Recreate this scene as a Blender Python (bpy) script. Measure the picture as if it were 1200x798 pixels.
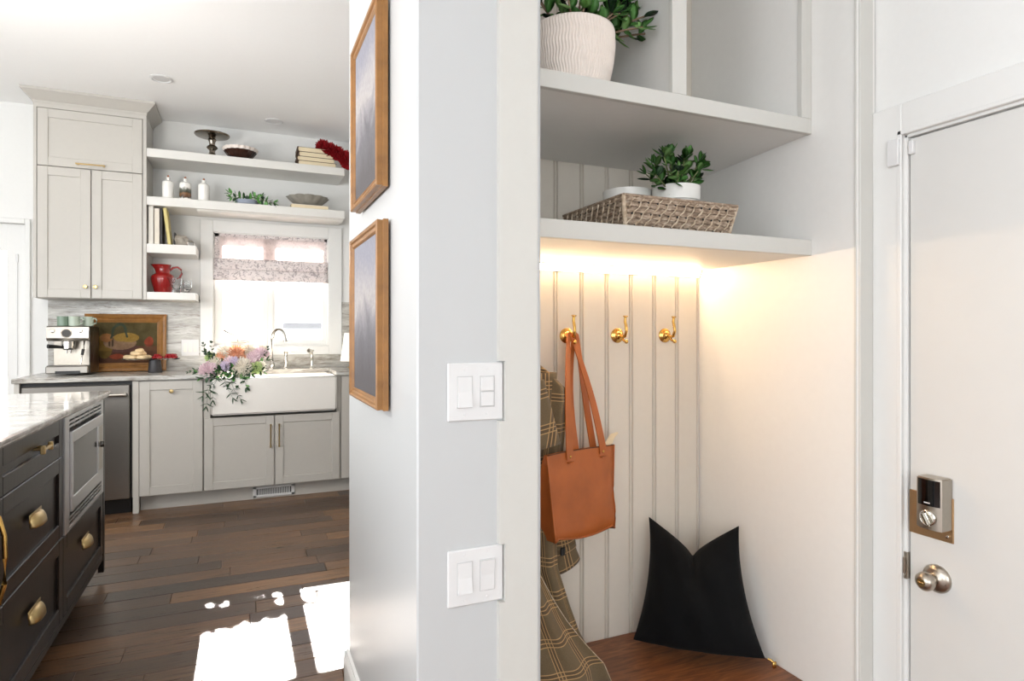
import bpy, bmesh, math, random
from mathutils import Vector, Matrix
random.seed(7)
PI = math.pi
SC = bpy.context.scene
COL = SC.collection
for o in list(bpy.data.objects): bpy.data.objects.remove(o)

# ---------------------------------------------------------------- camera
cam = bpy.data.cameras.new('camera'); camo = bpy.data.objects.new('camera', cam); COL.objects.link(camo)
camo.location = (0, 0, 1.2); camo.rotation_euler = (math.radians(90), 0, math.radians(-23.6))
cam.sensor_width = 36; cam.lens = 36 * 728 / 1200; cam.shift_y = -9 / 1200; cam.clip_start = .02
SC.camera = camo
# ---------------------------------------------------------------- world, sun, exposure
w = bpy.data.worlds.new('sky'); SC.world = w; w.use_nodes = True
bg = w.node_tree.nodes['Background']; bg.inputs[0].default_value = (.90, .95, 1, 1); bg.inputs[1].default_value = 2.4
sl = bpy.data.lights.new('sun', 'SUN'); sl.energy = 45; sl.angle = math.radians(.6); sl.color = (1, .95, .88)
so = bpy.data.objects.new('sun', sl); COL.objects.link(so)
so.location = (0, 9, 6); so.rotation_euler = (math.radians(-(90 - 27.6)), 0, 0)
def daylight(name, loc, rot, sx, sy, watts):      # sky light entering through one of the room's windows
    l = bpy.data.lights.new(name, 'AREA'); l.shape = 'RECTANGLE'; l.size = sx; l.size_y = sy
    l.energy = watts; l.color = (.93, .96, 1)
    o = bpy.data.objects.new(name, l); COL.objects.link(o); o.location = loc; o.rotation_euler = rot
daylight('window_daylight_left', (-4.42, .4, 1.35), (0, math.radians(-90), 0), 2.3, 5.2, 124)
daylight('window_daylight_rear', (-1.4, -2.92, 1.5), (math.radians(90), 0, 0), 3.8, 2.0, 54)
SC.view_settings.view_transform = 'Standard'; SC.view_settings.look = 'None'
SC.view_settings.exposure = 0.1; SC.view_settings.gamma = 1; SC.view_settings.use_curve_mapping = False

# ---------------------------------------------------------------- node helpers
def srgb(r, g, b):
    f = lambda c: ((c / 255 + .055) / 1.055) ** 2.4 if c > 10 else c / 255 / 12.92
    return (f(r), f(g), f(b), 1)
class NT:
    def __init__(s, name):
        s.m = bpy.data.materials.new(name); s.m.use_nodes = True; s.t = s.m.node_tree
        s.b = s.t.nodes['Principled BSDF']; s.out = s.t.nodes['Material Output']
    def n(s, typ, **kw):
        x = s.t.nodes.new(typ)
        for k, v in kw.items(): setattr(x, k, v)
        return x
    def set(s, node, idx, v):
        i = node.inputs[idx]
        if hasattr(v, 'is_output'): s.t.links.new(v, i)
        else: i.default_value = v
    def math(s, op, a, b=None, c=None):
        x = s.n('ShaderNodeMath', operation=op); s.set(x, 0, a)
        if b is not None: s.set(x, 1, b)
        if c is not None: s.set(x, 2, c)
        return x.outputs[0]
    def mix(s, fac, a, b):
        x = s.n('ShaderNodeMix', data_type='RGBA'); s.set(x, 0, fac); s.set(x, 6, a); s.set(x, 7, b); return x.outputs[2]
    def ramp(s, fac, stops):
        x = s.n('ShaderNodeValToRGB'); s.set(x, 0, fac); e = x.color_ramp.elements
        while len(e) < len(stops): e.new(.5)
        for q, (p, c) in zip(e, stops): q.position = p; q.color = c
        return x.outputs[0]
    def coord(s, kind='Object', scale=(1, 1, 1), rnd=0):
        if kind == 'World': v = s.n('ShaderNodeNewGeometry').outputs['Position']
        else: v = s.n('ShaderNodeTexCoord').outputs[kind]
        mp = s.n('ShaderNodeMapping'); s.set(mp, 'Scale', scale); s.set(mp, 0, v)
        if rnd:
            oi = s.n('ShaderNodeObjectInfo').outputs['Random']; c = s.n('ShaderNodeCombineXYZ')
            r = s.math('MULTIPLY', oi, rnd); s.set(c, 0, r); s.set(c, 1, s.math('MULTIPLY', oi, rnd * 1.7)); s.set(c, 2, r)
            s.set(mp, 'Location', c.outputs[0])
        return mp.outputs[0]
    def noise(s, vec, scale, detail=4, rough=.55, dist=0):
        x = s.n('ShaderNodeTexNoise'); s.set(x, 'Vector', vec); s.set(x, 'Scale', scale); s.set(x, 'Detail', detail)
        s.set(x, 'Roughness', rough); s.set(x, 'Distortion', dist); return x.outputs[0]
    def bump(s, h, strength=.2, dist=.01):
        x = s.n('ShaderNodeBump'); s.set(x, 'Strength', strength); s.set(x, 'Distance', dist); s.set(x, 'Height', h)
        s.set(s.b, 'Normal', x.outputs[0])
    def p(s, **kw):
        for k, v in kw.items(): s.set(s.b, {'col': 'Base Color', 'rough': 'Roughness', 'metal': 'Metallic', 'trans': 'Transmission Weight',
            'ior': 'IOR', 'sheen': 'Sheen Weight', 'coat': 'Coat Weight', 'sss': 'Subsurface Weight', 'emit': 'Emission Color',
            'estr': 'Emission Strength', 'spec': 'Specular IOR Level', 'sheenc': 'Sheen Tint', 'aniso': 'Anisotropic', 'alpha': 'Alpha'}[k], v)
        return s.m
M = {}
def pm(key, col, rough=.5, metal=0, nscale=0, namt=.08, stretch=(1, 1, 1), bump=0, kind='Object', **kw):
    t = NT(key); c = col
    if nscale:
        f = t.noise(t.coord(kind, stretch), nscale)
        d = tuple(max(0, q * (1 - namt * 2)) for q in col[:3]) + (1,); u = tuple(min(1, q * (1 + namt)) for q in col[:3]) + (1,)
        c = t.mix(f, d, u)
        if bump: t.bump(f, bump, .004)
    M[key] = t.p(col=c, rough=rough, metal=metal, **kw); return M[key]

pm('wall', srgb(228, 228, 225), .6, nscale=60, namt=.012, bump=.03, kind='World')
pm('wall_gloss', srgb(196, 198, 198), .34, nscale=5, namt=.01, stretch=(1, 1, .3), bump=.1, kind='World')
pm('ceiling', srgb(252, 252, 251), .8, nscale=50, namt=.01, bump=.04, kind='World')
pm('trim', srgb(226, 226, 223), .35, nscale=30, namt=.01, bump=.02, kind='World')
pm('doorpaint', srgb(214, 213, 209), .4, nscale=14, namt=.015, bump=.05, kind='World')
pm('greige', srgb(190, 186, 178), .42, nscale=40, namt=.015, bump=.03, kind='World')
pm('alcove', srgb(230, 229, 225), .42, nscale=40, namt=.015, bump=.03, kind='World')
pm('beadboard', srgb(216, 208, 195), .42, nscale=40, namt=.015, bump=.03, kind='World')
pm('alcove_trim', srgb(206, 205, 199), .4, nscale=40, namt=.012, bump=.03, kind='World')
pm('shelfpaint', srgb(222, 220, 214), .4, nscale=40, namt=.012, bump=.02, kind='World')
pm('plastic', srgb(222, 222, 221), .3, nscale=30, namt=.01)
pm('plastic_shadow', srgb(196, 196, 195), .4, nscale=30, namt=.01)  # plastic darkened to paint the shadow line around the switch rockers
pm('brass', srgb(214, 172, 98), .2, 1, nscale=30, namt=.06)
pm('brass_satin', srgb(196, 170, 120), .3, 1, nscale=40, namt=.06)
pm('bronze', srgb(184, 152, 114), .45, 1, nscale=25, namt=.1)
pm('nickel', srgb(178, 170, 158), .28, 1, nscale=60, namt=.05)
pm('chrome', srgb(215, 212, 205), .1, 1, nscale=20, namt=.03)
pm('pewter', srgb(150, 142, 130), .16, 1, nscale=25, namt=.1)
pm('steel', srgb(160, 155, 148), .34, 1, nscale=30, namt=.05, stretch=(1, 1, 12), kind='World')
pm('steel_dark', srgb(90, 88, 84), .35, 1, nscale=30, namt=.05)
pm('steel_light', srgb(205, 205, 205), .3, 1, nscale=30, namt=.04, stretch=(1, 6, 1), kind='World')
pm('black', srgb(18, 18, 18), .35, nscale=20, namt=.1)
pm('black_gloss', srgb(8, 8, 9), .08, nscale=20, namt=.1)
pm('dark_glass', srgb(48, 46, 42), .12, nscale=20, namt=.05)
pm('ceramic', srgb(240, 238, 232), .22, nscale=10, namt=.012)
pm('fireclay', srgb(232, 228, 221), .18, nscale=6, namt=.012)
pm('ceramic_pink', srgb(235, 224, 214), .5, nscale=30, namt=.04, bump=.05)
pm('mug', srgb(176, 188, 172), .35, nscale=18, namt=.06)
pm('mug_dark', srgb(120, 140, 122), .35, nscale=18, namt=.06)
pm('red_glaze', srgb(150, 24, 22), .16, nscale=14, namt=.2, coat=.5)
pm('leaf', srgb(98, 158, 78), .38, nscale=30, namt=.25)
pm('leaf_lt', srgb(146, 194, 116), .38, nscale=30, namt=.2)
pm('leaf_dk', srgb(40, 72, 40), .45, nscale=30, namt=.25)
pm('stem', srgb(118, 128, 78), .6, nscale=40, namt=.2)
pm('stem_brown', srgb(138, 116, 92), .7, nscale=40, namt=.2)
pm('soil', srgb(50, 38, 28), .95, nscale=60, namt=.3, bump=.4)
pm('petal_red', srgb(160, 12, 24), .6, nscale=40, namt=.25)
pm('petal_pink', srgb(244, 220, 226), .6, nscale=30, namt=.06)
pm('petal_peach', srgb(242, 186, 152), .6, nscale=30, namt=.1)
pm('petal_white', srgb(246, 238, 224), .6, nscale=30, namt=.05)
pm('petal_lilac', srgb(224, 210, 230), .6, nscale=30, namt=.08)
pm('petal_green', srgb(196, 214, 150), .6, nscale=30, namt=.1)
pm('page', srgb(232, 216, 182), .8, nscale=60, namt=.08, stretch=(1, 1, 30))
pm('cover_dark', srgb(92, 70, 52), .6, nscale=30, namt=.15)
pm('cover_white', srgb(238, 234, 224), .5, nscale=20, namt=.02)
pm('cover_cream', srgb(226, 216, 200), .5, nscale=20, namt=.03)
pm('cover_yellow', srgb(214, 198, 128), .5, nscale=20, namt=.05)
pm('cover_charcoal', srgb(60, 58, 56), .6, nscale=20, namt=.1)
pm('rock', srgb(176, 168, 156), .85, nscale=22, namt=.25, bump=.6)
pm('shellbowl', srgb(152, 148, 138), .45, nscale=24, namt=.15)
pm('bluedish', srgb(150, 158, 172), .3, nscale=24, namt=.08)
pm('darkbowl', srgb(58, 34, 26), .2, nscale=24, namt=.2)
pm('cork', srgb(170, 110, 80), .7, nscale=60, namt=.2)
pm('pastry', srgb(232, 204, 160), .75, nscale=30, namt=.14, bump=.5)
pm('berry', srgb(150, 16, 24), .3, nscale=40, namt=.2)
pm('charcoal', srgb(54, 52, 54), .4, nscale=20, namt=.1)
pm('goldwood', srgb(158, 110, 56), .38, nscale=22, namt=.3, stretch=(1, 1, 1), bump=.15)
pm('goldpale', srgb(214, 176, 122), .4, nscale=18, namt=.12)
pm('leather', srgb(178, 96, 42), .42, nscale=8, namt=.26, bump=.15)
pm('leather_edge', srgb(92, 50, 26), .6, nscale=40, namt=.15)
pm('zip', srgb(226, 206, 170), .8, nscale=80, namt=.1)
pm('siding', srgb(116, 116, 118), .8, nscale=5, namt=.05)
pm('snow', srgb(225, 228, 232), .9, nscale=1, namt=.03)
pm('lampshade', srgb(244, 242, 236), .8, nscale=60, namt=.02)

def mk(key, fn): t = NT(key); M[key] = fn(t)
def velvet(t):
    f = t.noise(t.coord('Object'), 9, 3); t.bump(f, .3, .02)
    return t.p(col=t.mix(f, srgb(7, 8, 9), srgb(15, 16, 18)), rough=.9, spec=.15, sheen=.03)
mk('velvet', velvet)
def marble(t):
    v = t.coord('World', (1.8, 5, 9)); f = t.noise(v, 1.8, 9, .72, 1.1); g = t.noise(t.coord('World', (2.2, 6, 26)), 1.5, 6, .7, 1.5)
    c = t.ramp(f, [(.3, srgb(118, 112, 104)), (.43, srgb(164, 160, 152)), (.55, srgb(190, 188, 181)), (.7, srgb(216, 215, 210))])
    k = t.ramp(g, [(.36, (1, 1, 1, 1)), (.44, (0, 0, 0, 1))])
    return t.p(col=t.mix(t.math('MULTIPLY', k, .75), c, srgb(108, 96, 84)), rough=.22)
mk('marble', marble)
def marble_top(t):
    v = t.coord('World', (1.5, 6, 6)); f = t.noise(v, 2, 8, .65, .6)
    c = t.ramp(f, [(.3, srgb(132, 128, 122)), (.5, srgb(178, 175, 170)), (.7, srgb(212, 210, 206))])
    return t.p(col=c, rough=.09)
mk('marble_top', marble_top)
def plank(t):
    oi = t.n('ShaderNodeObjectInfo').outputs['Random']
    base = t.ramp(oi, [(0, srgb(54, 42, 36)), (.2, srgb(98, 73, 53)), (.42, srgb(158, 114, 72)), (.6, srgb(72, 56, 47)), (.8, srgb(128, 91, 60)), (1, srgb(66, 54, 48))])
    g = t.noise(t.coord('World', (2.2, 34, 1), 9), 2.2, 8, .65, 1.2); h = t.noise(t.coord('World', (1, 5, 1), 5), 3, 4)
    c = t.mix(t.math('MULTIPLY', t.ramp(g, [(.42, (1, 1, 1, 1)), (.62, (0, 0, 0, 1))]), .55), base, srgb(40, 31, 27))
    c = t.mix(t.math('MULTIPLY', h, .3), c, srgb(116, 90, 68)); t.bump(g, .2, .004)
    return t.p(col=c, rough=t.math('MULTIPLY_ADD', g, .2, .2))
mk('plank', plank)
def benchwood(t):
    g = t.noise(t.coord('World', (3, 30, 3)), 1.6, 7, .6, 2)
    return t.p(col=t.ramp(g, [(.3, srgb(74, 42, 24)), (.55, srgb(122, 76, 46)), (.75, srgb(146, 96, 62))]), rough=.38)
mk('benchwood', benchwood)
def espresso_wood(t):
    g = t.noise(t.coord('World', (20, 20, 1.5)), 2, 6, .6, .5); t.bump(g, .05, .003)
    return t.p(col=t.ramp(g, [(.3, srgb(20, 15, 12)), (.7, srgb(36, 28, 24))]), rough=.28, spec=.3)
mk('islandwood', espresso_wood)
def plaid(t):
    uv = t.n('ShaderNodeUVMap'); s = t.n('ShaderNodeSeparateXYZ'); t.set(s, 0, uv.outputs[0])
    def lines(v, pitch, offs, wd):
        acc = None
        for o in offs:
            fr = t.math('FRACT', t.math('ADD', t.math('DIVIDE', v, pitch), o))
            l = t.math('LESS_THAN', t.math('ABSOLUTE', t.math('SUBTRACT', fr, .5)), wd / pitch)
            acc = l if acc is None else t.math('MAXIMUM', acc, l)
        return acc
    u, v = s.outputs[0], s.outputs[1]
    P_ = .104; wv = t.noise(t.coord('Object'), 500, 2)
    base = t.mix(wv, srgb(84, 70, 48), srgb(120, 102, 74))
    dk = t.math('MAXIMUM', lines(u, P_, (.06, .18), .006), lines(v, P_, (.06, .18), .006))
    lt = t.math('MAXIMUM', lines(u, P_, (0, .12, .24), .0015), lines(v, P_, (0, .12, .24), .0015))
    c = t.mix(t.math('MULTIPLY', dk, .45), base, srgb(70, 50, 34)); c = t.mix(t.math('MULTIPLY', lt, .85), c, srgb(190, 154, 104))
    t.bump(wv, .15, .001)
    return t.p(col=c, rough=.85, sheen=.1)
mk('plaid', plaid)
def tweed(t):
    wv = t.noise(t.coord('Object'), 500, 2); return t.p(col=t.mix(wv, srgb(62, 48, 34), srgb(88, 70, 48)), rough=.9)
mk('coat_lining', tweed)
def wicker(t):
    f = t.noise(t.coord('World', (1, 1, 3)), 60, 5); return t.p(col=t.ramp(f, [(.3, srgb(104, 86, 70)), (.5, srgb(150, 130, 110)), (.7, srgb(192, 176, 158))]), rough=.8)
mk('wicker', wicker)
def wickerlt(t):
    f = t.noise(t.coord('World'), 70, 4); return t.p(col=t.ramp(f, [(.3, srgb(166, 144, 118)), (.7, srgb(214, 198, 176))]), rough=.8)
mk('wicker_lt', wickerlt)
def glassthin(t):
    tr = t.n('ShaderNodeBsdfTransparent'); gl = t.n('ShaderNodeBsdfGlossy'); t.set(gl, 'Roughness', .02)
    fr = t.n('ShaderNodeFresnel'); t.set(fr, 0, 1.45); mx = t.n('ShaderNodeMixShader'); t.set(mx, 0, fr.outputs[0])
    t.t.links.new(tr.outputs[0], mx.inputs[1]); t.t.links.new(gl.outputs[0], mx.inputs[2]); t.t.links.new(mx.outputs[0], t.out.inputs[0]); return t.m
mk('glass', glassthin)
def cut(t): return t.p(col=(.97, .98, .98, 1), rough=.03, trans=1., ior=1.4)
mk('glassware', cut)
def shade(patt, trl):
    def f(t):
        a = t.noise(t.coord('World', (1, 1, 1)), 38, 6, .7, 1.2); b = t.noise(t.coord('World'), 9, 3)
        k = t.math('MULTIPLY', t.ramp(a, [(.5, (0, 0, 0, 1)), (.58, (1, 1, 1, 1))]), patt)
        c = t.mix(k, t.mix(b, srgb(236, 230, 228), srgb(224, 212, 210)), srgb(140, 130, 132))
        df = t.n('ShaderNodeBsdfDiffuse'); tl = t.n('ShaderNodeBsdfTranslucent'); t.set(df, 0, c); t.set(tl, 0, c)
        mx = t.n('ShaderNodeMixShader'); t.set(mx, 0, trl); t.t.links.new(df.outputs[0], mx.inputs[1]); t.t.links.new(tl.outputs[0], mx.inputs[2])
        t.t.links.new(mx.outputs[0], t.out.inputs[0]); return t.m
    return f
mk('shade', shade(.2, .7)); mk('shade_band', shade(.7, .08))
def led(t): return t.p(col=(1, .9, .8, 1), emit=(1, .69, .41, 1), estr=56)
mk('led', led)
def globe(t): return t.p(col=(.9, .9, .88, 1), emit=(1, .97, .93, 1), estr=55)  # glow of the two added, unseen globes that fill the kitchen with light
mk('fill_globe', globe)
def lens(t): return t.p(col=(.9, .9, .88, 1), emit=(1, .95, .88, 1), estr=.6)
mk('lamp_lens', lens)
def canvas(seed):
    def f(t):
        v = t.coord('Object', (1, 1.2, 1)); a = t.noise(v, 6 + seed, 6, .6, 1); b = t.noise(t.coord('Object'), 90, 3)
        sp = t.n('ShaderNodeSeparateXYZ'); tc = t.n('ShaderNodeTexCoord'); t.set(sp, 0, tc.outputs['Generated'])
        z = t.math('ADD', sp.outputs[2], t.math('MULTIPLY', t.math('SUBTRACT', a, .5), .5))
        c = t.ramp(z, [(.1, srgb(96, 93, 94)), (.36, srgb(116, 114, 118)), (.5, srgb(150, 147, 150)), (.62, srgb(184, 178, 176)), (.9, srgb(150, 150, 160))])
        t.bump(b, .3, .002)
        return t.p(col=t.mix(t.math('MULTIPLY', b, .45), c, srgb(80, 76, 76)), rough=.8, spec=.15)
    return f
mk('canvas', canvas(0)); mk('canvas_b', canvas(2))
def painted(t):
    at = t.n('ShaderNodeVertexColor'); at.layer_name = 'paint'; f = t.noise(t.coord('Object'), 60, 4)
    return t.p(col=t.mix(t.math('MULTIPLY', f, .6), at.outputs[0], srgb(46, 32, 18)), rough=.75, spec=.2)
mk('painted', painted)
def landscape(t):
    tc = t.n('ShaderNodeTexCoord'); sp = t.n('ShaderNodeSeparateXYZ'); t.set(sp, 0, tc.outputs['Generated'])
    a = t.noise(t.coord('Generated'), 4, 5); z = t.math('ADD', sp.outputs[2], t.math('MULTIPLY', t.math('SUBTRACT', a, .5), .4))
    c = t.ramp(z, [(.06, srgb(236, 232, 224)), (.14, srgb(52, 44, 32)), (.34, srgb(132, 92, 60)), (.48, srgb(60, 62, 48)), (.68, srgb(110, 112, 100)), (.82, srgb(236, 234, 228))])
    return t.p(col=c, rough=.25)
mk('landscape', landscape)

# ---------------------------------------------------------------- mesh helpers
def wm(o):
    m = o.matrix_basis.copy()
    if o.parent: m = wm(o.parent) @ o.matrix_parent_inverse @ m
    return m
def parent_to(o, p):
    if p is not None: o.parent = p; o.matrix_parent_inverse = wm(p).inverted()
class MB:
    """collects shapes given in world coordinates; build() links them as one mesh object"""
    def __init__(s): s.bm = bmesh.new()
    def _merge(s, b, mat=None):
        me = bpy.data.meshes.new('t'); b.to_mesh(me); b.free()
        if mat is not None: me.transform(mat)
        s.bm.from_mesh(me); bpy.data.meshes.remove(me); return s
    def box(s, x0, x1, y0, y1, z0, z1, bev=0, mat=None, seg=1):
        b = bmesh.new(); bmesh.ops.create_cube(b, size=1)
        for v in b.verts: v.co = Vector(((x0 + x1) / 2 + v.co.x * (x1 - x0), (y0 + y1) / 2 + v.co.y * (y1 - y0), (z0 + z1) / 2 + v.co.z * (z1 - z0)))
        if bev: bmesh.ops.bevel(b, geom=b.edges[:], offset=bev, segments=seg, affect='EDGES', clamp_overlap=True)
        return s._merge(b, mat)
    def prism(s, pts, d, mat=None):      # polygon (list of 3-vectors) extruded by vector d
        b = bmesh.new(); f = b.faces.new([b.verts.new(p) for p in pts])
        r = bmesh.ops.extrude_face_region(b, geom=[f])
        for g in r['geom']:
            if isinstance(g, bmesh.types.BMVert): g.co += Vector(d)
        bmesh.ops.recalc_face_normals(b, faces=b.faces[:]); return s._merge(b, mat)
    def lathe(s, prof, at=(0, 0, 0), n=24, axis=None, mat=None, rad=None):   # prof: (r, h); rad(theta,h) multiplies r
        b = bmesh.new(); rows = []
        for r, h in prof:
            row = []
            for i in range(n):
                a = 2 * PI * i / n; q = r * (rad(a, h) if rad else 1); row.append(b.verts.new((q * math.cos(a), q * math.sin(a), h)))
            rows.append(row)
        for A, B in zip(rows, rows[1:]):
            for i in range(n):
                j = (i + 1) % n; b.faces.new((A[i], A[j], B[j], B[i]))
        b.faces.new(rows[0][::-1]); b.faces.new(rows[-1])
        bmesh.ops.remove_doubles(b, verts=b.verts[:], dist=1e-6); bmesh.ops.recalc_face_normals(b, faces=b.faces[:])
        m = Matrix.Translation(at)
        if axis is not None: m = m @ Vector((0, 0, 1)).rotation_difference(Vector(axis)).to_matrix().to_4x4()
        return s._merge(b, m if mat is None else mat @ m)
    def cyl(s, p, q, r, r2=None, n=14):
        p = Vector(p); q = Vector(q); L = (q - p).length
        return s.lathe([(r, 0), (r if r2 is None else r2, L)], p, n, q - p)
    def tube(s, path, r, n=8, flat=None, up=(0, 0, 1)):  # r number or list; flat: (w, t) rectangular ribbon cross-section
        path = [Vector(p) for p in path]; b = bmesh.new(); rows = []; U = Vector(up)
        for i, p in enumerate(path):
            d = (path[min(i + 1, len(path) - 1)] - path[max(i - 1, 0)]).normalized()
            sd = d.cross(U)
            if sd.length < 1e-4: sd = d.cross(Vector((1, 0, 0)))
            sd.normalize(); u2 = sd.cross(d).normalized()
            if flat:
                wd, th = flat[i] if isinstance(flat, list) else flat
                cs = [(-wd, -th), (wd, -th), (wd, th), (-wd, th)]
                rows.append([b.verts.new(p + sd * x + u2 * y) for x, y in cs])
            else:
                rr = r[i] if isinstance(r, (list, tuple)) else r
                rows.append([b.verts.new(p + sd * rr * math.cos(2 * PI * k / n) + u2 * rr * math.sin(2 * PI * k / n)) for k in range(n)])
        m = len(rows[0])
        for A, B in zip(rows, rows[1:]):
            for k in range(m): b.faces.new((A[k], A[(k + 1) % m], B[(k + 1) % m], B[k]))
        b.faces.new(rows[0][::-1]); b.faces.new(rows[-1]); bmesh.ops.recalc_face_normals(b, faces=b.faces[:])
        return s._merge(b)
    def ball(s, c, r, sc=(1, 1, 1), n=12, mat=None):
        b = bmesh.new(); bmesh.ops.create_uvsphere(b, u_segments=n, v_segments=max(6, n * 2 // 3), radius=r)
        m = Matrix.Translation(c) @ (mat if mat is not None else Matrix()) @ Matrix.Diagonal((*sc, 1)); return s._merge(b, m)
    def grid(s, fn, nu, nv, closed=False):
        b = bmesh.new(); R = [[b.verts.new(fn(i / nu, j / nv)) for j in range(nv + 1)] for i in range(nu + 1)]
        for i in range(nu):
            for j in range(nv): b.faces.new((R[i][j], R[i + 1][j], R[i + 1][j + 1], R[i][j + 1]))
        return s._merge(b)
    def build(s, name, mat, parent=None, smooth=None, origin=True):
        me = bpy.data.meshes.new(name); s.bm.to_mesh(me); s.bm.free()
        c = Vector((0, 0, 0))
        if origin and len(me.vertices):
            lo = [min(v.co[k] for v in me.vertices) for k in range(3)]; hi = [max(v.co[k] for v in me.vertices) for k in range(3)]
            c = Vector(((lo[0] + hi[0]) / 2, (lo[1] + hi[1]) / 2, lo[2])); me.transform(Matrix.Translation(-c))
        me.materials.append(M[mat] if isinstance(mat, str) else mat)
        if smooth is not None:
            me.shade_smooth() if smooth >= 180 else me.set_sharp_from_angle(angle=math.radians(smooth))
            if smooth < 180:
                for p in me.polygons: p.use_smooth = True
        o = bpy.data.objects.new(name, me); COL.objects.link(o); o.location = c; parent_to(o, parent); return o
def tag(o, label, cat, group=None):
    o['label'] = label; o['category'] = cat
    if group: o['group'] = group
    return o
def struct(o, label=None, cat=None):
    o['kind'] = 'structure'
    if label: o['label'] = label
    if cat: o['category'] = cat
    return o
def thing(name, loc, label, cat, group=None):
    o = bpy.data.objects.new(name, None); o.empty_display_size = .1; COL.objects.link(o); o.location = loc
    return tag(o, label, cat, group)
def sthing(name, loc, label, cat):
    o = thing(name, loc, label, cat); o['kind'] = 'structure'; return o
def inst(src, name, parent, mat4):
    o = bpy.data.objects.new(name, src); COL.objects.link(o); o.matrix_basis = mat4; parent_to(o, parent); return o
def basis(x, y, z, p): return Matrix(((x[0], y[0], z[0], p[0]), (x[1], y[1], z[1], p[1]), (x[2], y[2], z[2], p[2]), (0, 0, 0, 1)))
V = Vector
MAT_Y = lambda x, y, z: Matrix.Translation((x, y, z))                                     # front faces -Y
MAT_X = lambda x, y, z: Matrix.Translation((x, y, z)) @ Matrix.Rotation(PI / 2, 4, 'Z')  # local x -> +Y, front faces +X
def shaker(name, parent, mt, wd, ht, mat, rail=.055, th=.02, rec=.008):
    a = MB(); r = rail; g = .0015
    for x0, x1, z0, z1 in ((0, r, 0, ht), (wd - r, wd, 0, ht), (r, wd - r, 0, r), (r, wd - r, ht - r, ht)):
        a.box(x0, x1, 0, th, z0, z1, .0022, mt)
    # chamfered inner lip so the recessed panel catches light
    o = a.build(name, mat, parent)
    MB().box(r - .002, wd - r + .002, rec, th, r - .002, ht - r + .002, 0, mt).build('panel', mat, o)
    return o

# ================================================================= STRUCTURE
Yw = 5.41; CZ = 2.82
# --- floor with planks
fl = struct(MB().box(-4.5, 2.4, 1.25, Yw + .2, -.34, -.018).build('floor', 'black'), 'dark brown mixed-tone hardwood plank floor of the kitchen', 'floor')
pmesh = None
b = MB().box(-.5, .5, -.5, .5, -1, 0); pb = b.bm
top = [e for e in pb.edges if all(v.co.z > -.1 for v in e.verts)]
me_cache = {}
def plank_mesh(L, W):
    k = (round(L, 2))
    if k not in me_cache:
        q = bmesh.new(); bmesh.ops.create_cube(q, size=1)
        for v in q.verts: v.co = V((v.co.x * L, v.co.y * W, v.co.z * .018 - .009))
        bmesh.ops.bevel(q, geom=[e for e in q.edges if all(v.co.z > -.005 for v in e.verts)], offset=.0028, segments=1, affect='EDGES')
        m = bpy.data.meshes.new('plank'); q.to_mesh(m); q.free(); m.materials.append(M['plank']); me_cache[k] = m
    return me_cache[k]
W = .122; y = 1.36; rowi = 0
rl = random.Random(11)
while y < 5.2:
    x = -1.75 - rl.random() * .6
    while x < 1.75:
        L = rl.choice((.42, .6, .78, .96, 1.14))
        inst(plank_mesh(L - .001, W - .001), 'plank', fl, Matrix.Translation((x + L / 2, y, rl.uniform(-.0008, .0002))))
        x += L
    y += W
struct(MB().box(-4.5, 2.4, -3.1, 1.25, -.42, -.30).build('floor', 'benchwood'), 'lower entry floor below the kitchen level', 'floor')
struct(MB().box(-4.6, 2.5, -3.2, Yw + .2, CZ, CZ + .12).build('ceiling', 'ceiling'), 'smooth white ceiling over the kitchen', 'ceiling')
# --- kitchen back wall with openings for window (x -.198..0.675, z 1.09..1.99) and patio door (x -2.3..-1.39, z<1.985)
WX0, WX1, WZ0, WZ1 = -.198, .675, 1.09, 1.992
DX0, DX1, DZ1 = -2.25, -1.395, 1.97
a = MB()
a.box(-4.5, DX0, Yw, Yw + .16, -.3, CZ).box(DX0, DX1, Yw, Yw + .16, DZ1, CZ).box(DX1, WX0, Yw, Yw + .16, -.3, CZ)
a.box(WX0, WX1, Yw, Yw + .16, -.3, WZ0).box(WX0, WX1, Yw, Yw + .16, WZ1, CZ).box(WX1, 2.5, Yw, Yw + .16, -.3, CZ)
struct(a.build('wall_back', 'wall'), 'white kitchen wall with window and glass door', 'wall')
# --- left wall with wide window bank, rear wall with windows (behind the viewer)
a = MB()
a.box(-4.62, -4.5, -3.1, -2.2, -.4, CZ).box(-4.62, -4.5, 3.0, Yw, -.4, CZ).box(-4.62, -4.5, -2.2, 3, -.4, .2).box(-4.62, -4.5, -2.2, 3, 2.5, CZ)
for yy in (-.9, .4, 1.7): a.box(-4.6, -4.52, yy - .04, yy + .04, .2, 2.5)
struct(a.build('wall_left', 'wall'), 'white wall with wide windows', 'wall')
a = MB()
a.box(-4.5, -3.3, -3.1, -3, -.4, CZ).box(.5, 1.7, -3.1, -3, -.4, CZ).box(-3.3, .5, -3.1, -3, -.4, .5).box(-3.3, .5, -3.1, -3, 2.5, CZ)
for xx in (-2.03, -.77): a.box(xx - .04, xx + .04, -3.08, -3.02, .5, 2.5)
struct(a.build('wall_rear', 'wall'), 'white wall with windows', 'wall')
# --- partition carrying the two pictures
PX = .334; PY0 = 1.255; PY1 = 2.13
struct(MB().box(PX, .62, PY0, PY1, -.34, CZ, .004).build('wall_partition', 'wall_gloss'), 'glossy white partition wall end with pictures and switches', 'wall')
struct(MB().box(.62, 2.5, 2.03, PY1, -.34, CZ).build('wall_partition', 'wall'), 'white wall behind the coat alcove', 'wall')
struct(MB().box(2.4, 2.5, PY1, Yw, -.34, CZ).build('wall_kitchen_right', 'wall'), 'white kitchen wall', 'wall')
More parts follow.
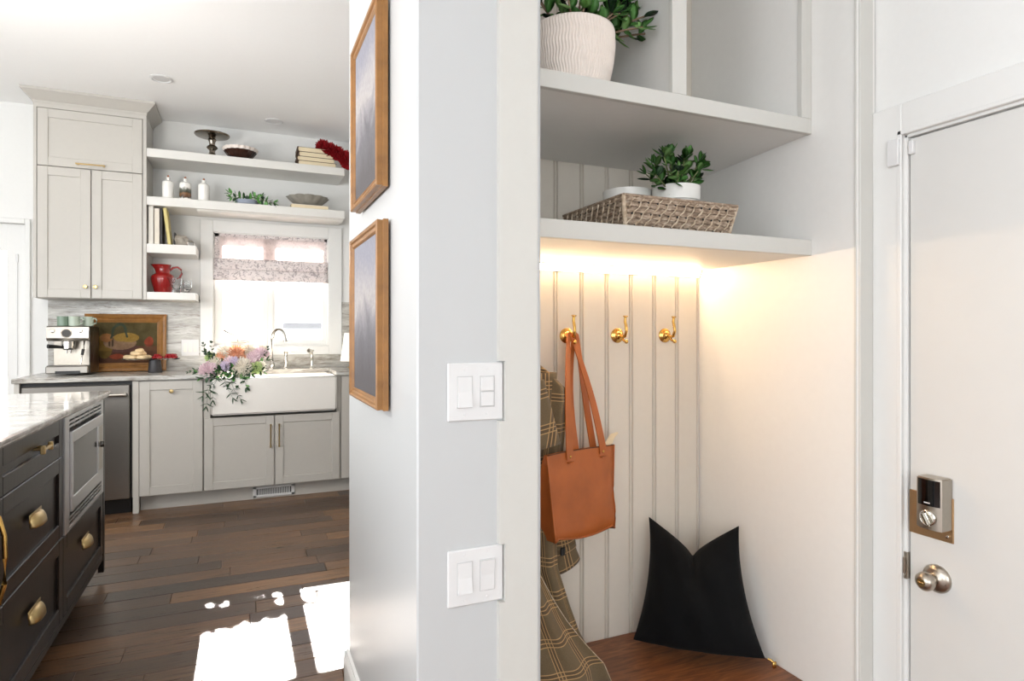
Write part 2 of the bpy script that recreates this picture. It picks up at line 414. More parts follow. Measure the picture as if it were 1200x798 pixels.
# baseboard wrapping the partition's kitchen side
a = MB(); prof = [(0, 0), (-.016, 0), (-.016, .108), (-.012, .118), (-.008, .124), (-.008, .132), (0, .136)]
a.prism([V((PX + x, PY0, z)) for x, z in prof], (0, PY1 - PY0 + .016, 0))
a.prism([V((PX - .016, PY1 - x, z)) for x, z in prof], (.3, 0, 0))
struct(a.build('baseboard_left', 'trim'), 'white moulded baseboard along the picture wall', 'baseboard')
# --- door wall (x = 1.703) with door opening y .26..1.15, z -.30..1.745
RX = 1.703; DY0, DY1, DT = .27, 1.152, 1.752
a = MB()
a.box(RX, RX + .14, DY1, 1.6, -.4, CZ).box(RX, RX + .14, DY0, DY1, DT, CZ).box(RX, RX + .14, -3.1, DY0, -.4, CZ)
struct(a.build('wall_right', 'wall'), 'white entry wall around the white door', 'wall')
# door jamb + casing
t = sthing('trim_1', (1.69, .7, -.3), 'white flat door casing around the entry door', 'door casing')
a = MB(); a.box(RX - .002, RX + .12, DY1 - .008, DY1 + .002, -.3, DT, .001).box(RX - .002, RX + .12, DY0, DY1, DT - .008, DT + .002, .001)
a.build('jamb', 'trim', t)
MB().box(1.688, RX + .001, DY1 + .0, 1.24, -.3, DT + .088, .003).build('side_casing', 'trim', t)
MB().box(1.688, RX + .001, DY0 - .1, DY1, DT + .0, DT + .088, .003).build('head_casing', 'trim', t)
MB().box(1.6865, 1.694, DY1 + .0, DY1 + .012, -.3, DT + .012, .002).box(1.6865, 1.694, DY0 - .1, DY1 + .012, DT, DT + .012, .002).build('bead', 'trim', t)
a = MB(); a.box(1.697, 1.712, DY1 - .0095, DY1 + .004, .515, .59, .001).box(1.693, 1.7, DY1 - .004, DY1 + .012, .53, .575, .002)
a.build('strike_plate', 'nickel', t)
# --- alcove shell
AX0, AX1, AY = .64, 1.632, 1.917
aw = struct(MB().box(AX0 - .02, AX1 + .07, AY + .012, AY + .1, -.34, CZ).build('wall_alcove', 'alcove'), 'painted tongue and groove back wall of the coat alcove', 'wall')
gx = [.786, .891, .996, 1.1, 1.204, 1.308, 1.412, 1.516, 1.62, 1.66]; gx = [.64, .682] + gx
bmesh_cache = {}
for x0, x1 in zip(gx, gx[1:]):
    wd = x1 - x0
    k = round(wd, 3)
    if k not in bmesh_cache:
        a = MB(); g = .004
        pts = [(0, .012), (0, .009), (.003, .009), (.0045, .004), (.0065, .002), (.009, .002), (.011, .004), (.0118, .009), (.0132, .009), (.0165, 0), (wd - .003, 0), (wd, .0085), (wd, .012)]
        a.prism([V((x, yy, .05)) for x, yy in pts], (0, 0, 2.5))
        m = bpy.data.meshes.new('plank'); a.bm.to_mesh(m); a.bm.free(); m.materials.append(M['beadboard']); bmesh_cache[k] = m
    inst(bmesh_cache[k], 'plank', aw, Matrix.Translation((x0, AY, 0)))
struct(MB().box(AX1, AX1 + .07, 1.24, AY + .05, -.34, CZ, .003).build('wall_alcove_right', 'alcove'), 'smooth painted right side wall of the coat alcove', 'wall')
struct(MB().box(.6, AX0, 1.30, AY + .02, -.34, CZ).build('wall_alcove_left', 'alcove'), 'painted left side wall of the coat alcove', 'wall')
# left casing of the alcove, notched around the two switch plates
XL, XR, XN = .512, .604, .5262
pts = [V((XR, 1.24, -.3)), V((XR, 1.24, CZ)), V((XL, 1.24, CZ)), V((XL, 1.24, 1.139)), V((XN, 1.24, 1.139)), V((XN, 1.24, 1.009)), V((XL, 1.24, 1.009)), V((XL, 1.24, .7425)), V((XN, 1.24, .7425)), V((XN, 1.24, .6165)), V((XL, 1.24, .6165)), V((XL, 1.24, -.3))]
a = MB().prism(pts, (0, .06, 0))
struct(a.build('trim_2', 'alcove_trim'), 'off-white flat casing left of the alcove, notched for switch plates', 'casing')
a = MB(); a.box(AX1 - .003, AX1 + .004, 1.246, 1.254, -.3, CZ, .001).box(AX1 + .001, AX1 + .056, 1.236, 1.246, -.3, CZ, .002)
struct(a.build('trim_3', 'alcove_trim'), 'off-white edge trim between alcove and door casing', 'casing')
# --- backsplash
a = MB(); a.box(-1.262, WX0 - .09, Yw - .012, Yw + .001, .914, 1.46).box(WX0 - .09, WX1 + .11, Yw - .012, Yw + .001, .914, 1.03).box(WX1 + .11, 1.9, Yw - .012, Yw + .001, .914, 1.46)
struct(a.build('backsplash', 'marble'), 'grey streaked marble backsplash behind the counter', 'backsplash')

# ================================================================= WINDOW
t = sthing('window_1', (.24, Yw, 1.05), 'white double casement window over the kitchen sink', 'window')
a = MB(); y0, y1 = Yw - .022, Yw + .001
a.box(-.288, WX0, y0, y1, 1.02, 2.085, .003).box(WX1, .785, y0, y1, 1.02, 2.085, .003).box(WX0, WX1, y0, y1, WZ1, 2.085, .003).box(WX0, WX1, y0, y1, 1.02, WZ0, .003)
a.build('casing', 'trim', t)
a = MB(); y1 = Yw + .15
a.box(WX0 - .001, WX0 + .006, Yw, y1, WZ0, WZ1).box(WX1 - .006, WX1 + .001, Yw, y1, WZ0, WZ1).box(WX0, WX1, Yw, y1, WZ1 - .006, WZ1 + .001).box(WX0, WX1, Yw, y1, WZ0 - .001, WZ0 + .008)
a.build('window_frame', 'trim', t)
MB().box(.205, .243, Yw + .04, Yw + .12, WZ0, WZ1, .003).build('mullion', 'trim', t)
for x0, x1, g0, g1 in ((WX0 + .006, .205, .06, .04), (.243, WX1 - .006, .022, .034)):
    a = MB(); y0, y1 = Yw + .05, Yw + .1
    a.box(x0, x0 + g0, y0, y1, WZ0 + .006, WZ1, .003).box(x1 - g1, x1, y0, y1, WZ0 + .006, WZ1, .003).box(x0, x1, y0 + .001, y1, WZ0 + .006, WZ0 + .055, .003).box(x0, x1, y0 + .001, y1, WZ1 - .06, WZ1, .003)
    s = a.build('sash', 'trim', t)
    MB().box(x0 + g0 - .004, x1 - g1 + .004, Yw + .072, Yw + .078, WZ0 + .05, WZ1 - .055).build('pane', 'glass', s)
a = MB(); a.box(-.07, .06, Yw + .025, Yw + .05, WZ0 + .03, WZ0 + .042, .003).tube([(-.02, Yw + .03, WZ0 + .04), (-.025, Yw + .02, WZ0 + .08), (-.09, Yw + .015, WZ0 + .11), (-.115, Yw + .015, WZ0 + .125)], .0055).ball((-.118, Yw + .015, WZ0 + .13), .009)
a.build('crank_handle', 'nickel', t, 40)
# roman shade
t = thing('roman_shade', (.24, Yw - .01, 1.62), 'pale floral roman shade drawn halfway down over the sink window', 'window shade')
ys = Yw + .012
MB().box(WX0 + .012, WX1 - .012, ys, ys + .003, 1.73, 1.985).build('upper_fabric', 'shade', t)
a = MB(); a.box(WX0 + .010, WX0 + .045, ys - .002, ys, 1.74, 1.985).box(WX1 - .03, WX1 - .01, ys - .002, ys, 1.74, 1.985).box(WX0 + .01, WX1 - .01, ys - .002, ys + .0, 1.962, 1.988)
a.build('border', 'shade_band', t)
def fold(u, v):
    x = WX0 + .004 + u * (WX1 - WX0 - .008); return V((x, ys - .006 - .012 * math.sin(v * PI) - .002 * math.sin(u * 19) * v, 1.79 - v * .09))
def fold2(u, v):
    x = WX0 + .002 + u * (WX1 - WX0 - .004); return V((x, ys - .012 - .018 * math.sin(v * PI * .8) - .002 * math.sin(u * 15 + 1) * v, 1.705 - v * .088))
o = MB().grid(fold, 30, 6).build('fold', 'shade_band', t, 180); o.modifiers.new('th', 'SOLIDIFY').thickness = .003
o = MB().grid(fold2, 30, 6).build('fold', 'shade_band', t, 180); o.modifiers.new('th', 'SOLIDIFY').thickness = .004
# ================================================================= PATIO DOOR (back wall, far left)
t = sthing('door_2', (-1.8, Yw, -.0), 'white glazed patio door left of the kitchen cabinets', 'door')
a = MB(); y0 = Yw - .02
a.box(DX1, -1.364, y0, Yw + .001, 0, 2.005, .003).box(DX0 - .03, DX0, y0, Yw + .001, 0, 2.005, .003).box(DX0, DX1, y0, Yw + .001, DZ1, 2.005, .003)
a.build('casing', 'trim', t)
a = MB(); yy = Yw + .03
a.box(DX1 - .115, DX1, yy, yy + .045, 0, DZ1, .003).box(DX0, DX0 + .11, yy, yy + .045, 0, DZ1, .003).box(DX0, DX1, yy + .001, yy + .045, 0, .25, .003).box(DX0, DX1, yy + .001, yy + .045, DZ1 - .19, DZ1, .003)
lf = a.build('door_leaf', 'trim', t)
a = MB(); a.box(DX1 - .06, DX1 - .052, yy - .006, yy, .9, 1.74, .002).box(DX1 - .064, DX1 - .048, yy - .008, yy + .0, 1.70, 1.76, .003)
a.build('blind_slider', 'plastic', lf)
MB().box(DX0 + .1, DX1 - .105, yy + .008, yy + .014, .24, DZ1 - .18).build('pane', 'glass', lf)
a = MB(); z = .27
while z < 1.76: a.box(DX0 + .115, DX1 - .12, yy + .02, yy + .032, z, z + .0012); z += .0135
o = a.build('blind_slats', 'trim', lf); o['kind'] = 'stuff'
# outside
t = thing('neighbour_house', (1.2, 14, -1), 'pale neighbouring house with grey eave seen through the sink window', 'house')
MB().box(-.2, 3.2, 14, 17, -1, 1.44).build('wall', 'snow', t)
MB().box(.82, 1.68, 13.86, 13.99, 1.29, 1.40, .01).build('eave', 'siding', t)
MB().prism([V((-.5, 13.7, 1.45)), V((3.5, 13.7, 1.45)), V((3.5, 15.5, 2.2)), V((-.5, 15.5, 2.2))], (0, 0, .08)).build('roof', 'snow', t)
struct(MB().box(-30, 30, Yw + .17, 40, -1.1, -1.0).build('ground', 'snow'), 'snow-bright ground outside', 'ground')

# ================================================================= ENTRY DOOR
dx = 1.707
d = struct(MB().box(dx, dx + .044, DY0 + .003, DY1 - .011, -.29, DT - .012, .002).build('door_1', 'doorpaint'), 'plain off-white entry door with keypad deadbolt and round knob', 'door')
o = MB().box(dx - .0035, dx + .001, 1.024, DY1 - .011, .648, .766, .0015).build('lock_plate', 'bronze', d); o['label'] = 'bronze reinforcing plate under the deadbolt'
a = MB(); 
for yy, zz in ((1.038, .664),): a.lathe([(.0052, 0), (.0045, .003), (.001, .004)], (dx - .0035, yy, zz), 12, (-1, 0, 0))
a.build('screw', 'chrome', o, 40)
# smart deadbolt body : curved front
LY0, LY1, LZ0, LZ1 = 1.027, 1.093, .682, .818
def bow(u): return .0065 * (1 - (2 * u - 1) ** 2)
pts = [V((dx - .003, LY0, LZ0)), V((dx - .003, LY1, LZ0))] + [V((dx - .044 - bow(k / 10), LY1 - (LY1 - LY0) * k / 10, LZ0)) for k in range(11)]
a = MB().prism(pts, (0, 0, LZ1 - LZ0)); bmesh.ops.bevel(a.bm, geom=[e for e in a.bm.edges if abs(e.verts[0].co.z - e.verts[1].co.z) < 1e-5], offset=.0025, segments=2, affect='EDGES')
lk = a.build('deadbolt', 'nickel', d, 50); lk['label'] = 'brushed nickel deadbolt housing with black keypad cover'
pts = [V((dx - .0448 - bow(k / 12) - .0012, LY1 - .004 - (LY1 - LY0 - .008) * k / 12, .745)) for k in range(13)]
pts2 = [p + V((.003, 0, 0)) for p in pts]
MB().prism(pts + pts2[::-1], (0, 0, .068)).build('keypad_cover', 'black_gloss', lk, 60)
a = MB(); xx = dx - .0448 - .0065 - .0018
for k in range(6): a.box(xx, xx + .001, 1.0665 - k * .0026, 1.0683 - k * .0026, .7515, .7545)
a.build('lettering', 'plastic', lk)
a = MB(); cy, cz = 1.0585, .714; xx = dx - .0515
a.lathe([(.0205, 0), (.0205, .003), (.018, .005), (.0165, .0045)], (xx, cy, cz), 28, (-1, 0, 0)); a.build('turn_ring', 'chrome', lk, 40)
mt = Matrix.Translation((xx - .005, cy, cz)) @ Matrix.Rotation(math.radians(-28), 4, 'X')
a = MB(); a.box(-.012, 0, -.0055, .0055, -.019, .016, .004, mt, 2).ball((-.012, 0, -.015), .0068, (1, 1, 1.4), 12)
a2 = MB(); a2.box(-.012, 0, -.0055, .0055, -.021, .016, .004, mt, 2); a.bm.free()
a2.build('thumb_turn', 'chrome', lk, 60)
kn = MB().lathe([(.0375, 0), (.0375, .003), (.034, .009), (.024, .0135), (.016, .015), (.014, .017)], (dx, 1.067, .543), 32, (-1, 0, 0)).build('knob_rose', 'nickel', d, 40)
a = MB(); a.lathe([(.0115, .012), (.0115, .026), (.014, .031), (.0215, .037), (.0245, .046), (.0238, .056), (.0185, .063), (.011, .0665), (.0, .067)], (dx, 1.067, .543), 32, (-1, 0, 0)); a.build('knob', 'nickel', kn, 60)
a = MB(); a.lathe([(.0105, 0), (.0105, .0035), (.009, .0035)], (dx - .0645, 1.067, .543), 24, (-1, 0, 0)).box(dx - .0705, dx - .067, 1.067 - .0075, 1.067 + .0075, .541, .545, .001); a.build('privacy_button', 'brass_satin', kn, 40)
MB().lathe([(.0035, 0), (.003, .003)], (dx - .0085, 1.0405, .5375), 10, (-1, 0, 0)).build('screw', 'chrome', kn)
t = thing('door_sensor', (1.685, 1.165, 1.665), 'white door contact sensor stuck on the casing corner', 'sensor')
MB().box(1.677, 1.688, 1.155, 1.188, 1.668, 1.742, .002).build('sensor_body', 'plastic', t)
MB().box(1.695, 1.7075, 1.125, 1.139, 1.694, 1.732, .002).build('magnet', 'plastic', t)

# ================================================================= ALCOVE BUILT-IN
FY = 1.40
t = thing('built_in_shelving', (1.13, 1.6, 1.44), 'off-white built-in shelves and cubbies above the coat hooks', 'shelving')
MB().box(AX0, AX1 - .0005, FY + .018, AY - .0005, 1.441, 1.472).build('lower_shelf', 'alcove', t)
MB().box(AX0, AX1 - .0005, FY, FY + .018, 1.441, 1.489, .0015).build('lower_lip', 'alcove_trim', t)
a = MB(); a.prism([V((AX0, FY + .018, 1.822)), V((AX0, AY - .0005, 1.797)), V((AX0, AY - .0005, 1.855)), V((AX0, FY + .018, 1.855))], (AX1 - AX0 - .0005, 0, 0)); a.build('upper_shelf', 'alcove', t)
MB().box(AX0, AX1 - .0005, FY, FY + .018, 1.820, 1.866, .0015).build('upper_lip', 'alcove_trim', t)
MB().box(1.11, 1.134, FY + .018, AY - .001, 1.855, CZ - .01).build('divider', 'alcove', t)
MB().box(1.097, 1.147, FY, FY + .018, 1.866, CZ - .01, .0015).build('stile', 'alcove_trim', t)
MB().box(1.589, AX1 - .0005, FY, FY + .018, 1.866, CZ - .01, .0015).build('stile', 'alcove_trim', t)
MB().box(1.592, AX1 - .001, FY + .018, AY - .001, 1.855, CZ - .01).build('side_panel', 'alcove', t)
t = thing('bench', (1.13, 1.6, -.3), 'dark stained wooden bench seat along the alcove floor', 'bench')
MB().box(AX0, AX1 - .0005, 1.33, AY - .0005, .062, .1, .003).build('seat_board', 'benchwood', t)
MB().box(AX0, AX1 - .0005, 1.36, 1.385, -.3, .062).build('front_panel', 'alcove', t)
t = thing('led_strip', (1.13, 1.9, 1.42), 'glowing warm light strip under the lower alcove shelf', 'light strip')
MB().box(AX0 + .002, AX1 - .004, AY - .020, AY - .001, 1.4375, 1.4408).build('channel', 'nickel', t)
MB().prism([V((AX0 + .003, AY - .0005, 1.4375)), V((AX0 + .003, AY - .0005, 1.415)), V((AX0 + .003, AY - .003, 1.415)), V((AX0 + .003, AY - .0165, 1.4375))], (AX1 - AX0 - .008, 0, 0)).build('housing', 'nickel', t)
MB().prism([V((AX0 + .006, AY - .0035, 1.4155)), V((AX0 + .006, AY - .0168, 1.437)), V((AX0 + .006, AY - .0178, 1.437)), V((AX0 + .006, AY - .0045, 1.4155))], (AX1 - AX0 - .014, 0, 0)).build('diffuser', 'led', t)
# --- coat hooks
def hook(x, label, z=1.19):
    t = thing('coat_hook', (x, AY, z - .03), label, 'coat hook', 'brass coat hooks in a row on the alcove wall')
    MB().lathe([(.0265, 0), (.0265, .004), (.0225, .007), (.0215, .0075), (.0215, .009), (.017, .012), (.0155, .0125), (.0155, .015), (.011, .021), (.006, .024), (0, .0245)], (x, AY, z), 32, (0, -1, 0)).build('rose', 'brass', t, 35)
    a = MB()
    pth = [(x, AY - .02, z), (x, AY - .036, z - .006), (x, AY - .052, z - .002), (x, AY - .061, z + .016), (x, AY - .058, z + .034), (x, AY - .052, z + .05), (x, AY - .054, z + .066)]
    a.tube(pth, [.006, .006, .0058, .0052, .0055, .0052, .0048], 10, up=(1, 0, 0))
    a.build('arm', 'brass', t, 60)
    MB().lathe([(.004, 0), (.0095, .004), (.0095, .0065), (.002, .008)], (x, AY - .0545, z + .064), 18, (0, -.1, 1)).build('finial', 'brass', t, 35)
    a = MB(); a.tube([(x, AY - .03, z - .006), (x, AY - .044, z - .018), (x, AY - .056, z - .022)], [.005, .0042, .004], 8, up=(1, 0, 0)).ball((x, AY - .060, z - .0215), .0075)
    a.build('lower_prong', 'brass', t, 60)
hook(1.045, 'brass coat hook carrying the tan leather tote bag')
hook(1.254, 'empty brass coat hook, middle one of the row')
hook(1.465, 'empty brass coat hook nearest the alcove corner')

# ================================================================= TOTE BAG
t = thing('tote_bag', (1.03, 1.78, .52), 'tan leather tote bag hanging by its straps from a brass hook', 'bag')
BL, BR_ = V((.862, 1.70, 0)), V((1.178, 1.825, 0))     # front-left and front-right corners in plan
ax = (BR_ - BL); wbag = ax.length; ax.normalize(); nrm = V((-ax.y, ax.x, 0))   # nrm points away from the viewer
def bagp(u, v, side):          # u 0..1 across, v 0..1 bottom to top, side 0 front / 1 back
    ht = .29; flare = .018 * (v - .5)
    belly = .022 * math.sin(PI * u) ** .7 * (1 - v) ** 1.5 * min(1, v * 8 + .3) + .006 * math.sin(PI * u) * math.sin(PI * v)
    th = .075 * (1 - v) ** .8 + .012
    sag = -.012 * math.sin(PI * u) * (1 - v) + (1 - v) ** 2 * (.030 * (1 - u) + .008 * u)
    p = BL + ax * (wbag * u + .030 * (1 - u) ** 2 * (1 - v) + .014 * u ** 4 * max(0, 1 - ((v - .12) / .25) ** 2) + (u - .5) * flare)
    p = p + nrm * (th if side else -belly) + V((0, 0, .528 + ht * v + sag - (.012 if (u < .02 or u > .98) and v < .02 else 0) + .006 * math.sin(3 * u + 1) * v))
    return p
a = MB(); nu, nv = 16, 14; bm_ = bmesh.new()
def loop(v):
    return [bagp(k / nu, v, 0) for k in range(nu + 1)] + [bagp(1, v, 0).lerp(bagp(1, v, 1), q) + ax * (.006 * math.sin(PI * q)) for q in (.33, .66)] + [bagp(1 - k / nu, v, 1) for k in range(nu + 1)] + [bagp(0, v, 1).lerp(bagp(0, v, 0), q) - ax * (-.004 * math.sin(PI * q)) for q in (.33, .66)]
rows = [[bm_.verts.new(p) for p in loop(j / nv)] for j in range(nv + 1)]
for A, B in zip(rows, rows[1:]):
    for k in range(len(A)): bm_.faces.new((A[k], A[(k + 1) % len(A)], B[(k + 1) % len(A)], B[k]))
bm_.faces.new(rows[0][::-1])
inn = [bm_.verts.new(v.co.lerp(sum((q.co for q in rows[-1]), V()) / len(rows[-1]), .03) - V((0, 0, .03))) for v in rows[-1]]
for k in range(len(inn)): bm_.faces.new((rows[-1][k], rows[-1][(k + 1) % len(inn)], inn[(k + 1) % len(inn)], inn[k]))
bm_.faces.new(inn); bmesh.ops.recalc_face_normals(bm_, faces=bm_.faces[:]); a._merge(bm_)
body = a.build('body', 'leather', t, 50)
def seam(pts, name, mat, r): MB().tube(pts, r, 6).build(name, mat, body, 180)
seam([bagp(k / 20, .012, 0) - nrm * .002 for k in range(21)], 'bottom_piping', 'leather', .0035)
seam([bagp(0, k / 12, 0) - nrm * .001 for k in range(13)], 'side_piping', 'leather', .0028)
seam([bagp(1, k / 12, 0) - nrm * .001 for k in range(13)], 'side_piping', 'leather', .0028)
seam([bagp(k / 20, 1, 0) - nrm * .001 + V((0, 0, .0)) for k in range(21)], 'top_edge', 'leather_edge', .0018)
HK = V((1.045, AY - .047, 1.188))
def strap(u, side, dxk, bow_):
    base = bagp(u, .92, side) - nrm * (.004 if not side else -.003); topb = bagp(u, 1, side) - nrm * (.004 if not side else -.003)
    apex = HK + V((dxk, 0, .004))
    pts = [base, topb]
    for k in range(1, 9):
        q = k / 8; p = topb.lerp(apex, q); p += V((bow_ * math.sin(PI * q), -.012 * math.sin(PI * q) * (1 if not side else -1), 0)); pts.append(p)
    return pts
def strapobj(u0, u1, side, dxk):
    A = strap(u0, side, dxk - .006, -.010); B = strap(u1, side, dxk + .006, .004)
    path = A + [HK + V((dxk, 0, .0085))] + B[::-1]
    wl = [(.0165, .0017)] * 2 + [(.0165 - .0085 * (k / 8) ** 2, .0017) for k in range(1, 9)]
    a = MB().tube(path, 0, flat=wl + [(.008, .0018)] + wl[::-1], up=tuple(nrm))
    s_ = a.build('strap', 'leather', t, 60)
    if not side:
        for u in (u0, u1):
            p = bagp(u, .945, 0) - nrm * .006
            MB().lathe([(.0045, 0), (.0045, .001), (.002, .003), (0, .0032)], p, 12, -nrm).build('rivet', 'brass', s_, 40)
            MB().tube([bagp(u, .885, 0) - nrm * .0035 + ax * x for x in (-.013, 0, .013)], 0, flat=(.008, .0015), up=(0, 0, 1)).build('tab', 'leather', s_)
strapobj(.30, .80, 0, -.012)
strapobj(.45, .72, 1, .010)
p0 = bagp(.93, 1, .5)
MB().tube([p0, p0 + V((.012, 0, .012)), p0 + V((.022, -.002, .03)), p0 + V((.042, -.004, .04))], 0, flat=[(.009, .001), (.012, .001), (.009, .001), (.003, .001)], up=(0, -1, .3)).build('zipper_tab', 'zip', t, 60)
bm_.free() if bm_.is_valid else None

# ================================================================= COAT
t = thing('plaid_coat', (.82, 1.75, .1), 'brown and tan plaid wool coat hanging behind the leather bag, hem on the bench', 'coat')
def cloth(name, fn, nu, nv, us, vs, parent=t, mat='plaid', th=.004, skew=0):
    b = bmesh.new(); uvl = b.loops.layers.uv.new('UVMap'); R = [[b.verts.new(fn(i / nu, j / nv)) for j in range(nv + 1)] for i in range(nu + 1)]
    for i in range(nu):
        for j in range(nv):
            f = b.faces.new((R[i][j], R[i + 1][j], R[i + 1][j + 1], R[i][j + 1])); f.smooth = True
            for l, (p, q) in zip(f.loops, ((i, j), (i + 1, j), (i + 1, j + 1), (i, j + 1))): l[uvl].uv = (p / nu * us + skew * q / nv, q / nv * vs)
    bmesh.ops.recalc_face_normals(b, faces=b.faces[:])
    me = bpy.data.meshes.new(name); b.to_mesh(me); b.free(); me.materials.append(M[mat])
    o = bpy.data.objects.new(name, me); COL.objects.link(o); parent_to(o, parent)
    if th: m = o.modifiers.new('th', 'SOLIDIFY'); m.thickness = th; m.offset = 0
    return o
def interp(tab, q):
    for (a0, b0), (a1, b1) in zip(tab, tab[1:]):
        if q <= a1: f = (q - a0) / (a1 - a0); return b0 + (b1 - b0) * f
    return tab[-1][1]
edge = [(0, .885), (.05, .94), (.10, .975), (.15, .98), (.28, .965), (.55, .93), (.66, .93), (.78, .97), (.87, 1.005), (.94, 1.045), (1.0, 1.06)]   # right outline of the coat's body by v (top -> hem)
ztab = [(0, 1.14), (1, .104)]
def body_f(u, v):      # front of the coat wrapping to the back on its right side; u 0..1 left -> right -> round to the back
    z = interp(ztab, v); xr = interp(edge, v); xl = .66 - .01 * v
    a_ = u / .78 if u < .78 else 1
    yf = 1.782 - .045 * v - .05 * max(0, v - .55) + .016 * math.sin(u * 17 + v * 2.2) * (.25 + v) + .008 * math.sin(u * 31 + 4 * v)
    z -= .05 * max(0, (1 - v * 5)) * min(1, u * 1.2) ** 2
    if u < .78: x = xl + (xr - xl) * math.sin(a_ * PI / 2) ** .9; yy = yf + .035 * (a_ ** 6)
    else:
        q = (u - .78) / .22; x = xr - .10 * q; yy = yf + .035 + (1.895 - yf - .035) * math.sin(q * PI / 2)
    if v < .1 and u < .78: yy += (.1 - v) * .5
    return V((x, yy, z))
cloth('coat_body', body_f, 64, 60, .80, 1.04)
pe = [(0, .78), (.35, .80), (.52, .855), (.64, .90), (.78, .965), (.9, 1.03), (1, 1.055)]
def panel_f(u, v):
    z = .72 - .616 * v; xr = interp(pe, v); xl = .655
    return V((xl + (xr - xl) * u, 1.672 - .085 * v * (1 - .6 * u) + .014 * math.sin(u * 11 + v * 3 + 1) * (.3 + v) + .006 * math.sin(u * 23), z + .012 * u * v))
cloth('front_panel', panel_f, 40, 36, .42, .64, skew=.12)
MB().tube([panel_f(1, k / 20) + V((.001, -.002, 0)) for k in range(21)], .0012, 6).build('edge_stitching', 'wicker_lt', t, 180)
def lapel_f(u, v):
    z0 = 1.06 - .20 * v; xr = .835 + .062 * v; return V((.66 + (xr - .66) * u, 1.675 - .015 * math.sin(u * 3) + .01 * v, z0 - .035 * (1 - u)))
cloth('lapel', lapel_f, 14, 14, .2, .2, skew=.08)
def sleeve_f(u, v):
    cx_ = .895 + .105 * max(0, v - .35) * 1.3; cy_ = 1.815 + .028 * v; cz_ = 1.07 - .655 * v
    r = .052 - .008 * v + .004 * math.sin(v * 26) * v; a_ = u * 2 * PI
    return V((cx_ + r * 1.05 * math.cos(a_) + .02 * v, cy_ + r * .62 * math.sin(a_), cz_ - .022 * math.cos(a_) * (-1 if v > .8 else 0) * (v - .8) * 5))
cloth('sleeve', sleeve_f, 28, 40, .33, .66)
def strap_f(u, v):
    p = sleeve_f(u, .88 + .035 * v); c = sleeve_f(0, .9).lerp(sleeve_f(.5, .9), .5); return p + (p - V((c.x, c.y, p.z))) * .09
cloth('cuff_strap', strap_f, 28, 3, .33, .03)
a = MB(); c = strap_f(.70, .5); a.box(c.x - .009, c.x + .009, c.y - .006, c.y - .001, c.z - .014, c.z + .014, .003); a.build('cuff_buckle', 'black', t)

# ================================================================= CUSHION
t = thing('cushion', (1.45, 1.7, .1), 'black velvet square cushion with a chopped top, leaning in the alcove corner', 'cushion')
def cush(side):
    # corner targets, in plan the cushion stands diagonally across the corner
    P00, P10, P01, P11 = V((1.262, 1.835, .118)), V((1.595, 1.545, .118)), V((1.362, 1.878, .535)), V((1.588, 1.66, .535))
    def f(u, v):
        p = P00.lerp(P10, u).lerp(P01.lerp(P11, u), v)
        # concave edges between the corners, deep notch at the top
        e = lambda q: 4 * q * (1 - q)
        p.z -= .125 * max(0, 1 - abs(2 * u - 1) ** .75) * v ** 3.5
        p.z -= .012 * e(u) * (1 - v) ** 4 * -1
        inw = .028 * e(v)
        dirx = (P10 - P00).normalized(); p += dirx * (inw * (1 - 2 * u) * .9)
        n = dirx.cross(V((0, 0, 1))).normalized()      # towards the viewer
        if n.y > 0: n = -n
        edge_ = min(1, e(u) * 1.0) ** .5 * min(1, e(v) * 1.0) ** .5
        th = .105 * edge_ * (1 - .3 * v)
        ch = math.exp(-((u - .5) / .055) ** 2) * max(0, v - .55) * .16
        wr = .005 * math.sin(u * 21 + v * 9) * edge_ + .006 * math.sin(v * 15 + u * 4) * edge_ * (1 - v)
        off = (th + wr - ch * edge_) * (1 if side == 0 else -.55)
        p += n * (off + .018 * e(u)); p.z = max(p.z - .018 * edge_ * (1 - v) ** 3, .1015)
        return p
    return f
a = MB(); a.grid(cush(0), 44, 44); a.grid(cush(1), 44, 44)
bmesh.ops.remove_doubles(a.bm, verts=a.bm.verts[:], dist=.0008); bmesh.ops.recalc_face_normals(a.bm, faces=a.bm.faces[:])
body = a.build('cover', 'velvet', t, 180); sm = body.modifiers.new('s', 'SUBSURF'); sm.levels = 1; sm.render_levels = 1
f0 = cush(0); a = MB(); a.tube([f0(1, 0) + V((0, -.004, .006)), f0(1, 0) + V((.006, -.014, .004)), f0(1, 0) + V((.008, -.022, -.004))], .004, 8).box(1.596, 1.612, 1.518, 1.526, .1005, .122, .003)
a.build('zipper_pull', 'brass', t, 60)

# ================================================================= LEAF + PLANT BUILDER
def leaf_mesh(name, L, Wd, mat, thick=.0, bend=.12, tip=.62):
    b = bmesh.new(); n = 6; rows = []
    for i in range(n + 1):
        q = i / n; ww = Wd * (math.sin(PI * min(1, q ** (1.15 if tip > .5 else .8))) ** .7) + .0008
        z = bend * L * (q * q); rows.append([b.verts.new((q * L, -ww, z + .1 * ww)), b.verts.new((q * L, 0, z - .12 * ww)), b.verts.new((q * L, ww, z + .1 * ww))])
    for A, B in zip(rows, rows[1:]):
        for k in range(2): f = b.faces.new((A[k], B[k], B[k + 1], A[k + 1])); f.smooth = True
    if thick:
        bmesh.ops.solidify(b, geom=b.faces[:], thickness=thick)
        for f in b.faces: f.smooth = True
    m = bpy.data.meshes.new(name); b.to_mesh(m); b.free(); m.materials.append(M[mat]); return m
def orient(p, d, up, s):
    x = V(d).normalized(); y = V(up).cross(x)
    if y.length < 1e-3: y = V((0, 1, 0))
    y.normalize(); z = x.cross(y); return basis(x * s, y * s, z * s, p)
